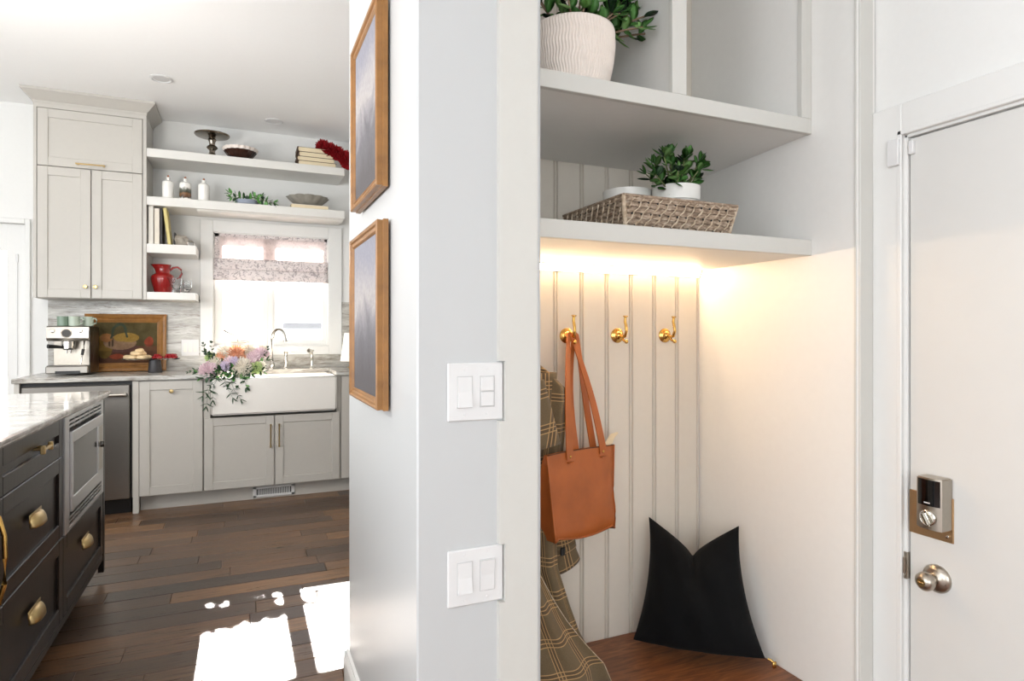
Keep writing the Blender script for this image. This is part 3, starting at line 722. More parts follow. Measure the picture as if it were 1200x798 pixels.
def leafy(t, stems, meshes, rng, pair_gap, size, droop=.2, stemr=.004, stemmat='stem'):
    for st in stems:
        MB().tube(st, [stemr * (1 - .5 * k / (len(st) - 1)) for k in range(len(st))], 6).build('stem', stemmat, t, 180)
        tot = 0; flip = rng.random() * 3
        for A, B in zip(st, st[1:]):
            A = V(A); B = V(B); d = (B - A); L = d.length; d.normalize(); k = 0
            while tot < L:
                p = A + d * tot; flip += 1.6
                sd = d.cross(V((math.sin(flip), math.cos(flip), .3))).normalized()
                for s_ in (1, -1):
                    ld = (d * .55 + sd * s_ + V((0, 0, rng.uniform(-droop, droop * 1.2)))).normalized()
                    inst(rng.choice(meshes), 'leaf', t, orient(p, ld, (rng.uniform(-.4, .4), -.6, 1), size * rng.uniform(.75, 1.15)))
                tot += pair_gap * rng.uniform(.8, 1.2)
            tot -= L
        d = (V(st[-1]) - V(st[-2])).normalized()
        for k in range(3):
            an = k * 2.1 + flip; sd = d.cross(V((math.sin(an), math.cos(an), .2))).normalized()
            inst(rng.choice(meshes), 'leaf', t, orient(V(st[-1]), d + sd * .5, (0, -.5, 1), size * .8))
jade = [leaf_mesh('jade_leaf', .042, .0145, 'leaf', .003), leaf_mesh('jade_leaf', .040, .014, 'leaf_lt', .003), leaf_mesh('jade_leaf', .042, .0145, 'leaf_dk', .003)]
jade = [jade[0], jade[0], jade[0], jade[1], jade[1], jade[2]]
# --- upper pot with jade plant
PXc, PYc, PZc = .862, 1.545, 1.867
t = thing('potted_jade_plant', (PXc, PYc, PZc), 'leafy green jade plant in large ribbed white pot in the upper cubby', 'potted plant')
def rib(a_, h): return 1 + .013 * math.sin(84 * a_ + 1.5 * math.sin(h * 120) + 1.2 * math.sin(3 * a_ + h * 40)) * (1 if .006 < h < .18 else 0)
prof = [(.092, 0)] + [(.095 + .024 * math.sin(min(1, k / 26 * 1.0) * PI * .62), .004 + .178 * k / 26) for k in range(27)] + [(.108, .186), (.104, .186), (.1, .16)]
MB().lathe(prof, (PXc, PYc, PZc), 420, rad=rib).build('pot', 'ceramic_pink', t, 80)
MB().lathe([(.099, .15), (.09, .16), (0, .165)], (PXc, PYc, PZc), 24).build('soil', 'soil', t, 60)
rng = random.Random(3); R0 = V((PXc, PYc, PZc + .155)); stems = []
for dx_, dy_, dz_, sag in ((-.10, -.04, .20, 0), (-.04, -.08, .20, 0), (.03, -.02, .22, 0), (.08, -.05, .18, .0), (.16, -.02, .17, .03), (.27, .0, .10, .02), (.12, -.06, .10, .02), (-.02, .04, .24, 0), (.10, .05, .22, 0), (-.12, .03, .16, 0), (.21, .02, .22, .02), (.0, -.09, .12, .01), (.07, -.10, .05, .0), (-.07, -.10, .07, 0), (.11, -.03, .06, .01), (.04, .0, .12, 0), (-.10, .0, .09, 0), (.15, .02, .12, .02), (.25, -.03, .14, .02), (.19, -.07, .07, .02), (.24, .03, .18, .02)):
    st = [R0 + V((dx_ * .15, dy_ * .3, 0))]
    for k in range(1, 5): q = k / 4; st.append(R0 + V((dx_ * (.15 + .85 * q), dy_ * (.3 + .7 * q), dz_ * q - sag * q * q)))
    stems.append(st)
leafy(t, stems, jade, rng, .041, 1.2, .35, .0045, 'stem_brown')
# --- wicker tray
t = thing('wicker_tray', (1.18, 1.58, 1.489), 'weathered brown woven tray on the lower alcove shelf', 'tray')
TX0, TX1, TY0, TY1, TZ = .985, 1.345, 1.462, 1.76, 1.4735
MB().box(TX0, TX1, TY0, TY1, TZ, TZ + .008).build('base', 'wicker', t)
def tpanel(p0, p1, out, n_d, name):
    p0 = V(p0); p1 = V(p1); L = (p1 - p0).length; d = (p1 - p0).normalized(); o3 = V(out); H = .106; rr = random.Random(5)
    def at(s_, h, off=0): return p0 + d * s_ + V((0, 0, h)) + o3 * (h * .22 + off)
    a = MB(); a.prism([at(-.0, 0, -.004), at(L, 0, -.004), at(L + .02, H - .004, -.004), at(-.02, H - .004, -.004)], o3 * .004)
    for k in range(7):
        h = .008 + k * .0148
        a.tube([at(-.018 * h / H + (L + .036 * h / H) * q / 24, h + .0018 * math.sin(q * 2.1 + k), .0025 + .0022 * math.sin(q * PI * .75 + k * PI)) for q in range(25)], 0, flat=[(.0058 if up_ else .0058, .0016) for up_ in range(25)], up=tuple(o3))
    pn = a.build(name, 'wicker', t, 60)
    a = MB(); s_ = -.05
    while s_ < L + .01:
        pts = []
        for q in range(11):
            h = .006 + (H - .012) * q / 10; ss = s_ + q * .0062 + .003 * math.sin(q * 1.9)
            if -.012 <= ss <= L + .012: pts.append(at(ss, h, .0052 + .0018 * math.sin(q * 1.9)))
        if len(pts) > 2: a.tube(pts, [.0022 + .0009 * math.sin(k * 2.1 + s_ * 90) for k in range(len(pts))], 6)
        s_ += .031
    a.build('weave_strand', 'wicker_lt', pn, 180)
    a = MB(); s_ = -.03
    while s_ < L:
        for q in (.25, .55, .85):
            ss = s_ + q * .062 + .007
            if 0 < ss < L - .006: a.ball(at(ss, H * q, .0035), .0042, (1, .6, .7), 6)
        s_ += .031
    o = a.build('weave_gap', 'black', pn); o['kind'] = 'stuff'
    MB().tube([at(-.022, H, 0), at(L + .022, H, 0)], .0048, 8).build('rim', 'wicker', pn, 60)
tpanel((TX0, TY0, TZ), (TX1, TY0, TZ), (0, -1, 0), 8, 'woven_side')
tpanel((TX0, TY1, TZ), (TX0, TY0, TZ), (-1, 0, 0), 7, 'woven_side')
tpanel((TX1, TY0, TZ), (TX1, TY1, TZ), (1, 0, 0), 7, 'woven_side')
tpanel((TX1, TY1, TZ), (TX0, TY1, TZ), (0, 1, 0), 8, 'woven_side')
for x, y, sx, sy in ((TX0, TY0, -1, -1), (TX1, TY0, 1, -1), (TX0, TY1, -1, 1), (TX1, TY1, 1, 1)):
    MB().tube([(x, y, TZ), (x + sx * .021, y + sy * .021, TZ + .106)], .0065, 8).build('corner_post', 'wicker_lt', t, 60)
# --- pots in the tray
def pot(name, x, y, r, h, label):
    t = thing(name, (x, y, TZ + .009), label, 'pot')
    return t
t = thing('potted_succulent', (1.325, 1.655, TZ + .009), 'small bushy green succulent in white pot standing in the woven tray', 'potted plant')
z0 = TZ + .009; SX, SY = 1.268, 1.60
MB().lathe([(.06, 0), (.067, .07), (.068, .130), (.074, .132), (.075, .177), (.070, .178), (.067, .15)], (SX, SY, z0), 40).build('pot', 'ceramic', t, 40)
MB().lathe([(.067, .152), (.055, .164), (0, .168)], (SX, SY, z0), 20).build('soil', 'soil', t, 60)
rng = random.Random(9); R0 = V((SX, SY, z0 + .155)); stems = []
for dx_, dy_, dz_ in ((-.115, -.03, .075), (-.085, -.05, .10), (-.05, -.03, .115), (-.015, -.06, .10), (.02, -.03, .12), (.05, -.05, .10), (.078, -.03, .085), (.085, .01, .06), (-.10, .02, .06), (.0, .03, .115), (-.06, .03, .10), (.045, .03, .11), (-.125, -.06, .04), (.02, -.08, .06), (-.06, -.085, .05)):
    stems.append([R0 + V((dx_ * .3, dy_ * .3, 0)), R0 + V((dx_ * .7, dy_ * .7, dz_ * .6)), R0 + V((dx_, dy_, dz_))])
leafy(t, stems, jade, rng, .032, 1.0, .3, .003)
t = thing('white_dish', (1.17, 1.63, z0), 'shallow empty white oval pot beside the succulent in the tray', 'pot')
MB().lathe([(.06, 0), (.068, .06), (.070, .138), (.078, .140), (.079, .176), (.073, .177), (.07, .11), (0, .108)], (1.155, 1.705, z0), 40).build('pot', 'ceramic', t, 40)

# ================================================================= PICTURES + SWITCHES ON THE PARTITION
def picture(y0, y1, z0, z1, label, cm):
    t = thing('framed_picture', (PX, (y0 + y1) / 2, z0), label, 'framed picture', 'gold framed pictures on the partition')
    xw, xf = PX - .006, PX - .036; r = .028
    prof = [(0, xw), (0, xw - .012), (.003, xw - .014), (.002, xf + .003), (.006, xf), (.011, xf + .002), (.014, xf + .007), (.021, xf + .009), (.024, xf + .006), (r, xf + .011), (r, xw)]
    A = [V((0, y0, z0)), V((0, y1, z0)), V((0, y1, z1)), V((0, y0, z1))]; ctr = V((0, (y0 + y1) / 2, (z0 + z1) / 2))
    for k in range(4):
        p, q = A[k], A[(k + 1) % 4]; d = (q - p).normalized(); n = V((0, -d.z, d.y))
        b = bmesh.new(); rows = []
        for e, s_ in ((p, 1), (q, -1)):
            rows.append([b.verts.new((x, (e + n * w_ + d * w_ * s_).y, (e + n * w_ + d * w_ * s_).z)) for w_, x in prof])
        for j in range(len(prof)): j2 = (j + 1) % len(prof); b.faces.new((rows[0][j], rows[1][j], rows[1][j2], rows[0][j2]))
        b.faces.new(rows[0]); b.faces.new(rows[1][::-1]); bmesh.ops.recalc_face_normals(b, faces=b.faces[:])
        MB()._merge(b).build('frame_moulding', 'goldwood', t)
    MB().box(xf + .012, xf + .016, y0 + r - .004, y1 - r + .004, z0 + r - .004, z1 - r + .004).build('canvas', cm, t)
    MB().box(xw - .002, PX, (y0 + y1) / 2 - .1, (y0 + y1) / 2 + .1, z1 - .04, z1 - .03).build('hanger', 'black', t)
picture(1.497, 1.905, 1.011, 1.476, 'gold framed grey landscape painting, lower of two on the partition', 'canvas')
picture(1.503, 1.885, 1.556, 2.03, 'gold framed pale cloudy painting, upper of two on the partition', 'canvas_b')
def switch(z0, z1, label, dim):
    t = thing('light_switch', (.46, PY0, z0), label, 'light switch', 'double switch plates on the pillar')
    yf = PY0 - .0065
    pl = MB().box(.3985, .5245, yf, PY0 + .001, z0, z1, .0025).build('wall_plate', 'plastic', t)
    zc = (z0 + z1) / 2
    for k, xc in enumerate((.436, .487)):
        MB().box(xc - .0175, xc + .0175, yf - .0006, yf + .001, zc - .034, zc + .034, .0005).build('rocker_frame', 'plastic_shadow', pl)  # shade of the recess gap is put into this frame's colour
        if k == 0 or not dim:
            tl = .0045 if k == 0 else -.0035
            a = MB().prism([V((xc - .0155, yf, zc - .032)), V((xc - .0155, yf - .0025 - max(0, tl), zc - .032)), V((xc - .0155, yf - .003, zc)), V((xc - .0155, yf - .0025 - max(0, -tl), zc + .032)), V((xc - .0155, yf, zc + .032))], (.031, 0, 0))
            a.build('rocker', 'plastic', t)
        else:
            a = MB(); a.box(xc - .0145, xc + .0145, yf - .0035, yf, zc + .0015, zc + .031, .001).box(xc - .0145, xc + .0145, yf - .0035, yf, zc - .031, zc - .0015, .001); a.build('rocker', 'plastic', t)
        for zz in (zc + .048, zc - .048): MB().lathe([(.003, 0), (.0026, .0008), (0, .001)], (xc, yf, zz), 10, (0, -1, 0)).build('screw', 'plastic', pl)
switch(1.012, 1.136, 'upper white double switch plate on the pillar, right one a split button', True)
switch(.6195, .7395, 'lower white double rocker switch plate on the pillar', False)

# ================================================================= BASE CABINETS
cf = 4.795; df = 4.775; CT = .914
t = thing('pullout_cabinet', (-.43, 5.1, .0), 'greige pull-out base cabinet with one small brass knob, right of the dishwasher', 'cabinet')
MB().box(-.66, -.236, cf, Yw - .013, .105, .882).build('body', 'greige', t)
MB().box(-.655, -.6205, df + .004, cf + .04, 0, .882, .001).build('filler_strip', 'greige', t)
dd = shaker('door', t, MAT_Y(-.616, df, .109), .376, .766, 'greige', .06)
def knob(x, y, z, parent, mat='brass_satin', axis=(0, -1, 0)):
    MB().lathe([(.006, 0), (.005, .012), (.012, .016), (.014, .022), (.012, .027), (0, .029)], (x, y, z), 16, axis).build('knob', mat, parent, 40)
knob(-.428, df, .806, dd)
t = thing('sink_cabinet', (.226, 5.1, .0), 'greige base cabinet with two brass-handled doors under the sink', 'cabinet')
MB().box(-.234, .688, cf, Yw - .013, .105, .606).build('body', 'greige', t)
MB().box(-.234, -.193, cf - .008, Yw - .013, .606, .882).build('stile', 'greige', t); MB().box(.658, .688, cf - .008, Yw - .013, .606, .882).build('stile', 'greige', t)
def pull(p0, p1, out, parent, mat='brass_satin', r=.005):
    p0 = V(p0); p1 = V(p1); o3 = V(out); d = (p1 - p0).normalized()
    a = MB(); a.tube([p0 + o3, p0 + o3 + d * .012, p1 + o3 - d * .012, p1 + o3], [r * 1.25, r, r, r * 1.25], 8).cyl(p0 + d * .01, p0 + d * .01 + o3, r * 1.1).cyl(p1 - d * .01, p1 - d * .01 + o3, r * 1.1)
    return a.build('handle', mat, parent, 40)
for x0, hx in ((-.229, .197), (.229, .254)):
    dd = shaker('door', t, MAT_Y(x0, df, .108), .4495, .5, 'greige', .055)
    pull((hx, df, .382), (hx, df, .548), (0, -.028, 0), dd)
t = thing('corner_cabinet', (1.1, 5.1, .0), 'greige base cabinet right of the sink, mostly behind the partition', 'cabinet')
MB().box(.69, 1.9, cf, Yw - .013, .105, .882).build('body', 'greige', t); shaker('door', t, MAT_Y(.693, df, .108), .5, .768, 'greige')
t = thing('toe_kick', (.3, 4.86, 0), 'greige toe kick board below the base cabinets', 'toe kick')
MB().box(-.6195, 1.9, 4.855, 4.87, 0, .104).build('board', 'greige', t)
t = thing('floor_register', (.226, 4.85, .01), 'white slotted heating vent in the toe kick under the sink', 'vent')
a = MB(); x0, x1, z0, z1 = .082, .366, .010, .086; y0, y1 = 4.847, 4.8555
a.box(x0, x1, y0, y1, z0, z0 + .016, .002).box(x0, x1, y0, y1, z1 - .016, z1, .002).box(x0, x0 + .024, y0, y1, z0, z1, .002).box(x1 - .024, x1, y0, y1, z0, z1, .002); a.build('frame', 'plastic', t)
MB().box(x0 + .02, x1 - .02, 4.853, 4.8555, z0 + .012, z1 - .012).build('backing', 'black', t)
n = 20
vm = MB().box(-.0028, .0028, -.003, .003, 0, z1 - z0 - .03); m_ = bpy.data.meshes.new('slat'); vm.bm.to_mesh(m_); vm.bm.free(); m_.materials.append(M['plastic'])
for k in range(1, n): inst(m_, 'slat', t, Matrix.Translation((x0 + .024 + (x1 - x0 - .048) * k / n, 4.851, z0 + .015)))
# dishwasher
t = thing('dishwasher', (-.955, 5.0, 0), 'stainless steel dishwasher with bar handle, partly behind the island', 'dishwasher')
MB().box(-1.262, -.662, 4.80, 5.38, .1, .878).build('tub', 'black', t)
dd = MB().box(-1.252, -.672, df - .006, 4.80, .105, .858, .004).build('door', 'steel', t)
pull((-1.2, df - .006, .795), (-.685, df - .006, .795), (0, -.045, 0), dd, 'steel', .011)
MB().box(-1.25, -.672, 4.83, 4.85, .0, .1).build('kick_plate', 'black', t)
t = thing('end_panel', (-1.275, 5.1, 0), 'greige end panel closing the base cabinets beside the glass door', 'panel')
MB().box(-1.29, -1.264, df, Yw - .001, 0, .882).build('board', 'greige', t)
# countertop (with cut-out for the sink)
t = thing('countertop', (.1, 5.1, .884), 'grey streaked marble kitchen countertop around the sink', 'countertop')
a = MB(); y0, y1 = 4.755, Yw - .012; SX0, SX1, SYB = -.186, .651, 5.19
a.box(-1.30, SX0, y0, y1, .884, CT, .003).box(SX1, 1.9, y0, y1, .884, CT, .003).box(SX0, SX1, SYB, y1, .884, CT)
a.build('slab', 'marble', t)
# sink
t = thing('farmhouse_sink', (.23, 4.95, .628), 'white fireclay apron-front farmhouse sink under the window', 'sink')
a = MB(); s0, s1, yf = -.1895, .6545, 4.735; zb, zt = .628, .886
a.box(s0, s1, yf, yf + .045, zb, zt, .012, None, 3); apron = a.build('apron', 'fireclay', t, 60)
a = MB(); a.box(s0 + .002, s0 + .03, yf + .03, SYB + .01, zb + .005, .883, .003).box(s1 - .03, s1 - .002, yf + .03, SYB + .01, zb + .005, .883, .003).box(s0 + .002, s1 - .002, SYB - .02, SYB + .01, zb + .005, .883, .003).box(s0 + .002, s1 - .002, yf + .03, SYB + .01, zb + .003, zb + .03, .003)
a.build('basin', 'fireclay', t)
# faucet set
t = thing('faucet', (.231, 5.30, CT), 'polished nickel gooseneck kitchen faucet', 'faucet')
fx, fy = .231, 5.30
MB().lathe([(.030, 0), (.030, .006), (.022, .012), (.018, .03), (.022, .04), (.016, .05), (.014, .06)], (fx, fy, CT), 24).build('base', 'chrome', t, 40)
pth = [(fx, fy, CT + .05), (fx, fy, CT + .24)] + [(fx + .045 - .045 * math.cos(k * PI / 9) + .0, fy - .055 + .055 * math.cos(k * PI / 9), CT + .24 + .075 * math.sin(k * PI / 9)) for k in range(1, 10)] + [(fx + .094, fy - .114, CT + .215)]
MB().tube(pth, [.0125] * 10 + [.0135, .015], 12).build('spout', 'chrome', t, 60)
t = thing('faucet_lever', (.331, 5.262, CT), 'nickel single lever tap handle with white grip beside the spout', 'tap handle')
MB().lathe([(.027, 0), (.027, .006), (.016, .014), (.013, .05), (.017, .06), (.013, .075), (.012, .12), (.016, .13), (.010, .142), (0, .144)], (.331, 5.262, CT), 20).build('body', 'chrome', t, 40)
MB().tube([(.325, 5.262, CT + .135), (.36, 5.252, CT + .142), (.405, 5.24, CT + .138)], [.006, .008, .010], 8).build('lever', 'ceramic', t, 60)
t = thing('side_sprayer', (.522, 5.185, CT), 'nickel side sprayer standing right of the faucet', 'sprayer')
MB().lathe([(.027, 0), (.027, .005), (.018, .012), (.014, .03), (.012, .075), (.015, .1)], (.522, 5.185, CT), 20).build('holder', 'chrome', t, 40)
MB().tube([(.522, 5.185, CT + .09), (.517, 5.185, CT + .125), (.508, 5.178, CT + .142), (.494, 5.165, CT + .147)], [.012, .014, .017, .016], 10).cyl((.508, 5.178, CT + .14), (.534, 5.178, CT + .146), .010, .008).build('spray_head', 'chrome', t, 60)
# table lamp by the window
t = thing('table_lamp', (.86, 5.2, CT), 'small lamp with white conical shade at the counter right end', 'lamp')
MB().lathe([(.06, 0), (.06, .008), (.012, .016), (.010, .09)], (.862, 5.2, CT), 20).build('base', 'brass_satin', t, 40)
MB().lathe([(.118, .055), (.084, .285), (.081, .285), (.115, .055)], (.862, 5.2, CT), 32).build('lamp_shade', 'lampshade', t, 40)

# ================================================================= UPPER CABINET
uf = 5.05
t = thing('wall_cabinet', (-.93, 5.23, 1.43), 'tall greige wall cabinet with crown moulding reaching the ceiling', 'cabinet')
a = MB(); a.box(-1.262, -.609, uf + .022, Yw - .001, 1.434, 2.74)
a.build('body', 'greige', t)
a = MB(); a.box(-1.262, -1.2445, uf + .002, uf + .022, 1.434, 2.74).box(-.6305, -.609, uf + .002, uf + .022, 1.434, 2.74).box(-1.2445, -.6305, uf + .002, uf + .022, 2.706, 2.74).build('face_frame', 'greige', t)
dd = shaker('flap_door', t, MAT_Y(-1.2405, uf, 2.321), .606, .382, 'greige', .06)
pull((-1.022, uf, 2.344), (-.853, uf, 2.344), (0, -.028, 0), dd)
for x0, kx in ((-1.2405, -.968), (-.9345, -.91)):
    dd = shaker('door', t, MAT_Y(x0, uf, 1.437), .300, .878, 'greige', .058); knob(kx, uf, 1.514, dd)
# crown: profile swept round front and both ends
prof = [(0, 2.735), (.004, 2.735), (.004, 2.75), (.012, 2.757), (.03, 2.775), (.052, 2.797), (.06, 2.803), (.06, 2.8195), (0, 2.8195)]
X0, X1, Y0, Y1 = -1.262, -.609, uf + .002, Yw - .001
def cr(p): o_, z = p; return [V((X0 - o_, Y1, z)), V((X0 - o_, Y0 - o_, z)), V((X1 + o_, Y0 - o_, z)), V((X1 + o_, Y1, z))]
b = bmesh.new(); rows = [[b.verts.new(p) for p in cr(q)] for q in prof]
for A, B in zip(rows, rows[1:] + rows[:1]):
    for k in range(3): b.faces.new((A[k], A[k + 1], B[k + 1], B[k]))
b.faces.new([r[0] for r in rows]); b.faces.new([r[3] for r in rows][::-1]); bmesh.ops.recalc_face_normals(b, faces=b.faces[:])
MB()._merge(b).build('crown_moulding', 'greige', t)

# ================================================================= FLOATING SHELVES
sf = 5.055
def shelf(x0, x1, z0, z1, label, mould=False):
    t = thing('floating_shelf', ((x0 + x1) / 2, 5.2, z0), label, 'shelf', 'open kitchen shelves')
    MB().box(x0, x1, sf, Yw - .001, z0, z1, .0015).build('board', 'shelfpaint', t)
    if mould: MB().prism([V((x0 + .315, y, z)) for y, z in ((sf + .02, z0), (sf + .03, z0 - .012), (sf + .07, z0 - .02), (sf + .1, z0 - .02), (sf + .1, z0))], (x1 - x0 - .325, 0, 0)).build('bottom_moulding', 'shelfpaint', t)
shelf(-.608, .757, 2.447, 2.508, 'topmost long white shelf near the ceiling')
shelf(-.608, .757, 2.106, 2.168, 'long white shelf just above the sink window', True)
shelf(-.608, -.297, 1.768, 1.833, 'short white shelf holding the upright books')
shelf(-.608, -.297, 1.436, 1.490, 'short white shelf holding the red pitcher')
Z1, Z2, Z3, Z4 = 2.508, 2.168, 1.833, 1.490
# --- top shelf items
t = thing('cake_stand', (-.195, 5.16, Z1), 'shiny pewter cake stand on turned stem on the top shelf', 'cake stand')
MB().lathe([(.05, 0), (.052, .006), (.030, .02), (.020, .04), (.019, .056), (.034, .068), (.040, .077), (.034, .086), (.020, .096), (.021, .118), (.030, .134), (.021, .148), (.028, .158)], (-.195, 5.16, Z1), 24).build('stem', 'pewter', t, 40)
MB().lathe([(.02, .155), (.115, .163), (.122, .17), (.122, .175), (.11, .171), (0, .168)], (-.195, 5.16, Z1), 40).build('plate', 'pewter', t, 40)
t = thing('fluted_bowl', (0, 5.17, Z1), 'dark fluted bowl with pale scalloped rim on the top shelf', 'bowl')
fl_ = lambda a_, h: 1 + .05 * math.cos(18 * a_) * (h / .1)
MB().lathe([(.035, 0), (.06, .008), (.095, .04), (.115, .07), (.112, .07), (.09, .04), (0, .014)], (-.002, 5.17, Z1), 72, rad=fl_).build('bowl', 'darkbowl', t, 60)
MB().lathe([(.1145, .069), (.125, .092), (.122, .093), (.111, .07)], (-.002, 5.17, Z1), 72, rad=fl_).build('rim', 'ceramic_pink', t, 60)
zz = Z1
labs = ['bottom book of the old stack on the top shelf', 'second book from the bottom of the old stack', 'third book from the bottom of the old stack', 'topmost book of the old stack, under the red blooms']
for k in range(4):
    h = .036 if k != 1 else .033; x0 = .40 + (.006, .0, .012, .004)[k]; x1 = .70 - (.0, .012, .02, .028)[k]
    t = thing('old_book', ((x0 + x1) / 2, 5.19, zz), labs[k], 'book', 'stack of old books on the top shelf')
    MB().box(x0 + .008, x1 - .006, 5.093, 5.29, zz + .002, zz + h - .002).build('pages', 'page', t)
    a = MB(); a.box(x0, x1, 5.091, 5.293, zz, zz + .002).box(x0, x1, 5.091, 5.293, zz + h - .002, zz + h)
    a.prism([V((x0 + .010 - .010 * math.sin(PI * q / 8), 5.087, zz + h * q / 8)) for q in range(9)] + [V((x0 + .012 - .007 * math.sin(PI * q / 8), 5.087, zz + h * q / 8)) for q in range(8, -1, -1)], (0, .206, 0)); a.build('cover', 'cover_dark', t)
    zz += h + .0003
def bloom(name, parent, c, r, mat, n=60, flatn=.5, seed=0, pw=.34, up=(0, -1, .4)):
    rr = random.Random(seed); b = bmesh.new(); U = V(up).normalized(); q = V((0, 0, 1)).rotation_difference(U)
    for k in range(n):
        f = (k + .5) / n; el = f ** .55 * PI * flatn * 1.15; az = k * 2.39996 + rr.uniform(-.1, .1)
        d = q @ V((math.sin(el) * math.cos(az), math.sin(el) * math.sin(az), math.cos(el)))
        tg = d.cross(U); tg = tg.normalized() if tg.length > .01 else V((1, 0, 0))
        L = r * rr.uniform(.85, 1.08); w_ = L * pw * (.45 + .7 * f)
        base = V(c) + d * L * .25; mid = V(c) + d * L * .72; tip = V(c) + d * L + U * L * .10 * (1 - f)
        lift = d.cross(tg).normalized() * w_ * .35
        vs = [b.verts.new(p) for p in (base - tg * w_ * .3, base + tg * w_ * .3, mid + tg * w_ * .62 + lift, tip + tg * w_ * .25, tip - tg * w_ * .25, mid - tg * w_ * .62 + lift, mid)]
        for fs in ((0, 1, 6), (1, 2, 6), (2, 3, 6), (3, 4, 6), (4, 5, 6), (5, 0, 6)): b.faces.new([vs[i] for i in fs])
    bmesh.ops.create_icosphere(b, subdivisions=1, radius=r * .42, matrix=Matrix.Translation(c))
    o = MB(); o._merge(b); return o.build(name, mat, parent)
t = thing('red_flowers', (.7, 5.13, Z1 + .10), 'crimson red flower heads lying on the old books', 'flowers')
for k, (x, y, z, r) in enumerate(((.60, 5.13, Z1 + .165, .062), (.645, 5.10, Z1 + .145, .062), (.70, 5.085, Z1 + .12, .06), (.755, 5.06, Z1 + .085, .06), (.80, 5.07, Z1 + .05, .062), (.77, 5.04, Z1 + .045, .055))):
    bloom('flower_head', t, (x, y, z), r, 'petal_red', 260, .95, k, .42)
# --- second shelf items
labs = ['plain white bottle nearest the wall cabinet on the second shelf', 'white bottle printed with a brown landscape on the second shelf', 'plain white bottle right of the printed one on the second shelf']
for k, x in enumerate((-.483, -.372, -.25)):
    y = 5.14; t = thing('bottle', (x, y, Z2), labs[k], 'bottle', 'white bottles on the second shelf')
    MB().lathe([(.036, 0), (.039, .004), (.039, .118), (.036, .128), (.022, .137), (.012, .141), (.0115, .155), (.0135, .157), (.0135, .162)], (x, y, Z2), 28).build('body', 'ceramic', t, 40)
    MB().lathe([(.007, .160), (.0075, .174), (.004, .177)], (x, y, Z2), 14).build('stopper', 'cork', t, 40)
    if k == 1:
        b = bmesh.new(); A = []
        for i in range(17): an = math.radians(180 + i * 180 / 16); A.append([b.verts.new((x + .0394 * math.cos(an), y + .0394 * math.sin(an), z)) for z in (Z2 + .008, Z2 + .116)])
        for p, q in zip(A, A[1:]): b.faces.new((p[0], q[0], q[1], p[1]))
        MB()._merge(b).build('printed_label', 'landscape', t, 180)
t = thing('greenery_dish', (.05, 5.12, Z2), 'blue-grey shallow dish with loose leafy green sprigs on the second shelf', 'plant')
MB().lathe([(.06, 0), (.078, .006), (.088, .034), (.085, .034), (.075, .01), (0, .008)], (.045, 5.14, Z2), 32).build('dish', 'bluedish', t, 40)
sl_ = [leaf_mesh('sprig_leaf', .05, .011, 'leaf', 0, .1, .4), leaf_mesh('sprig_leaf', .045, .010, 'leaf_dk', 0, .1, .4)]
rng = random.Random(4); c0 = V((.045, 5.12, Z2 + .035))
stems = [[c0, c0 + V((-.07, -.02, .03)), c0 + V((-.12, -.03, .04))], [c0, c0 + V((-.06, -.03, .01)), c0 + V((-.11, -.04, .005))], [c0, c0 + V((.06, -.03, .03)), c0 + V((.11, -.045, .01)), c0 + V((.19, -.05, -.01))], [c0, c0 + V((.05, -.02, .045)), c0 + V((.10, -.03, .035))], [c0, c0 + V((.09, -.045, .01)), c0 + V((.15, -.055, -.015))]]
leafy(t, stems, sl_, rng, .028, 1, .3, .002)
t = thing('cream_book', (.5, 5.17, Z2), 'cream book lying flat under the grey shell bowl', 'book')
MB().box(.36, .635, 5.09, 5.27, Z2 + .003, Z2 + .030).build('pages', 'page', t)
MB().box(.357, .638, 5.087, 5.273, Z2, Z2 + .004).box(.357, .638, 5.087, 5.273, Z2 + .029, Z2 + .033).build('cover', 'cover_cream', t)
t = thing('shell_bowl', (.49, 5.17, Z2 + .033), 'grey scalloped shell-shaped bowl on a cream book', 'bowl')
fl2 = lambda a_, h: (1 + .13 * abs(math.cos(6 * a_)) * (h / .08)) * 1.07
MB().lathe([(.06, 0), (.09, .012), (.125, .05), (.138, .072), (.134, .073), (.115, .05), (0, .016)], (.49, 5.19, Z2 + .0335), 72, rad=fl2).build('bowl', 'shellbowl', t, 50)
# --- third shelf : books, stone, glass
def ubook(name, x, wd, h, mat, label, lean=0, pages='page'):
    t = thing(name, (x, 5.16, Z3), label, 'book', 'upright books on the short shelf'); mt = Matrix.Translation((x, 5.09, Z3 + .0005)) @ Matrix.Rotation(lean, 4, 'Y')
    MB().box(.003, wd - .003, .008, .17, .003, h - .003, 0, mt).build('pages', pages, t)
    a = MB(); a.box(0, .0025, .0, .174, 0, h, 0, mt).box(wd - .0025, wd, 0, .174, 0, h, 0, mt).box(0, wd, 0, .004, 0, h, .001, mt); a.build('cover', mat, t)
    return t
ubook('cookbook', -.603, .033, .272, 'cover_white', 'tall white book against the wall cabinet side')
ubook('cookbook', -.566, .034, .258, 'cover_cream', 'cream book between the white and the dark one')
ubook('cookbook', -.5285, .014, .255, 'cover_charcoal', 'thin charcoal book behind the leaning yellow one')
t = ubook('cookbook', -.513, .022, .262, 'cover_yellow', 'yellow patterned book leaning left on the short shelf', 0)
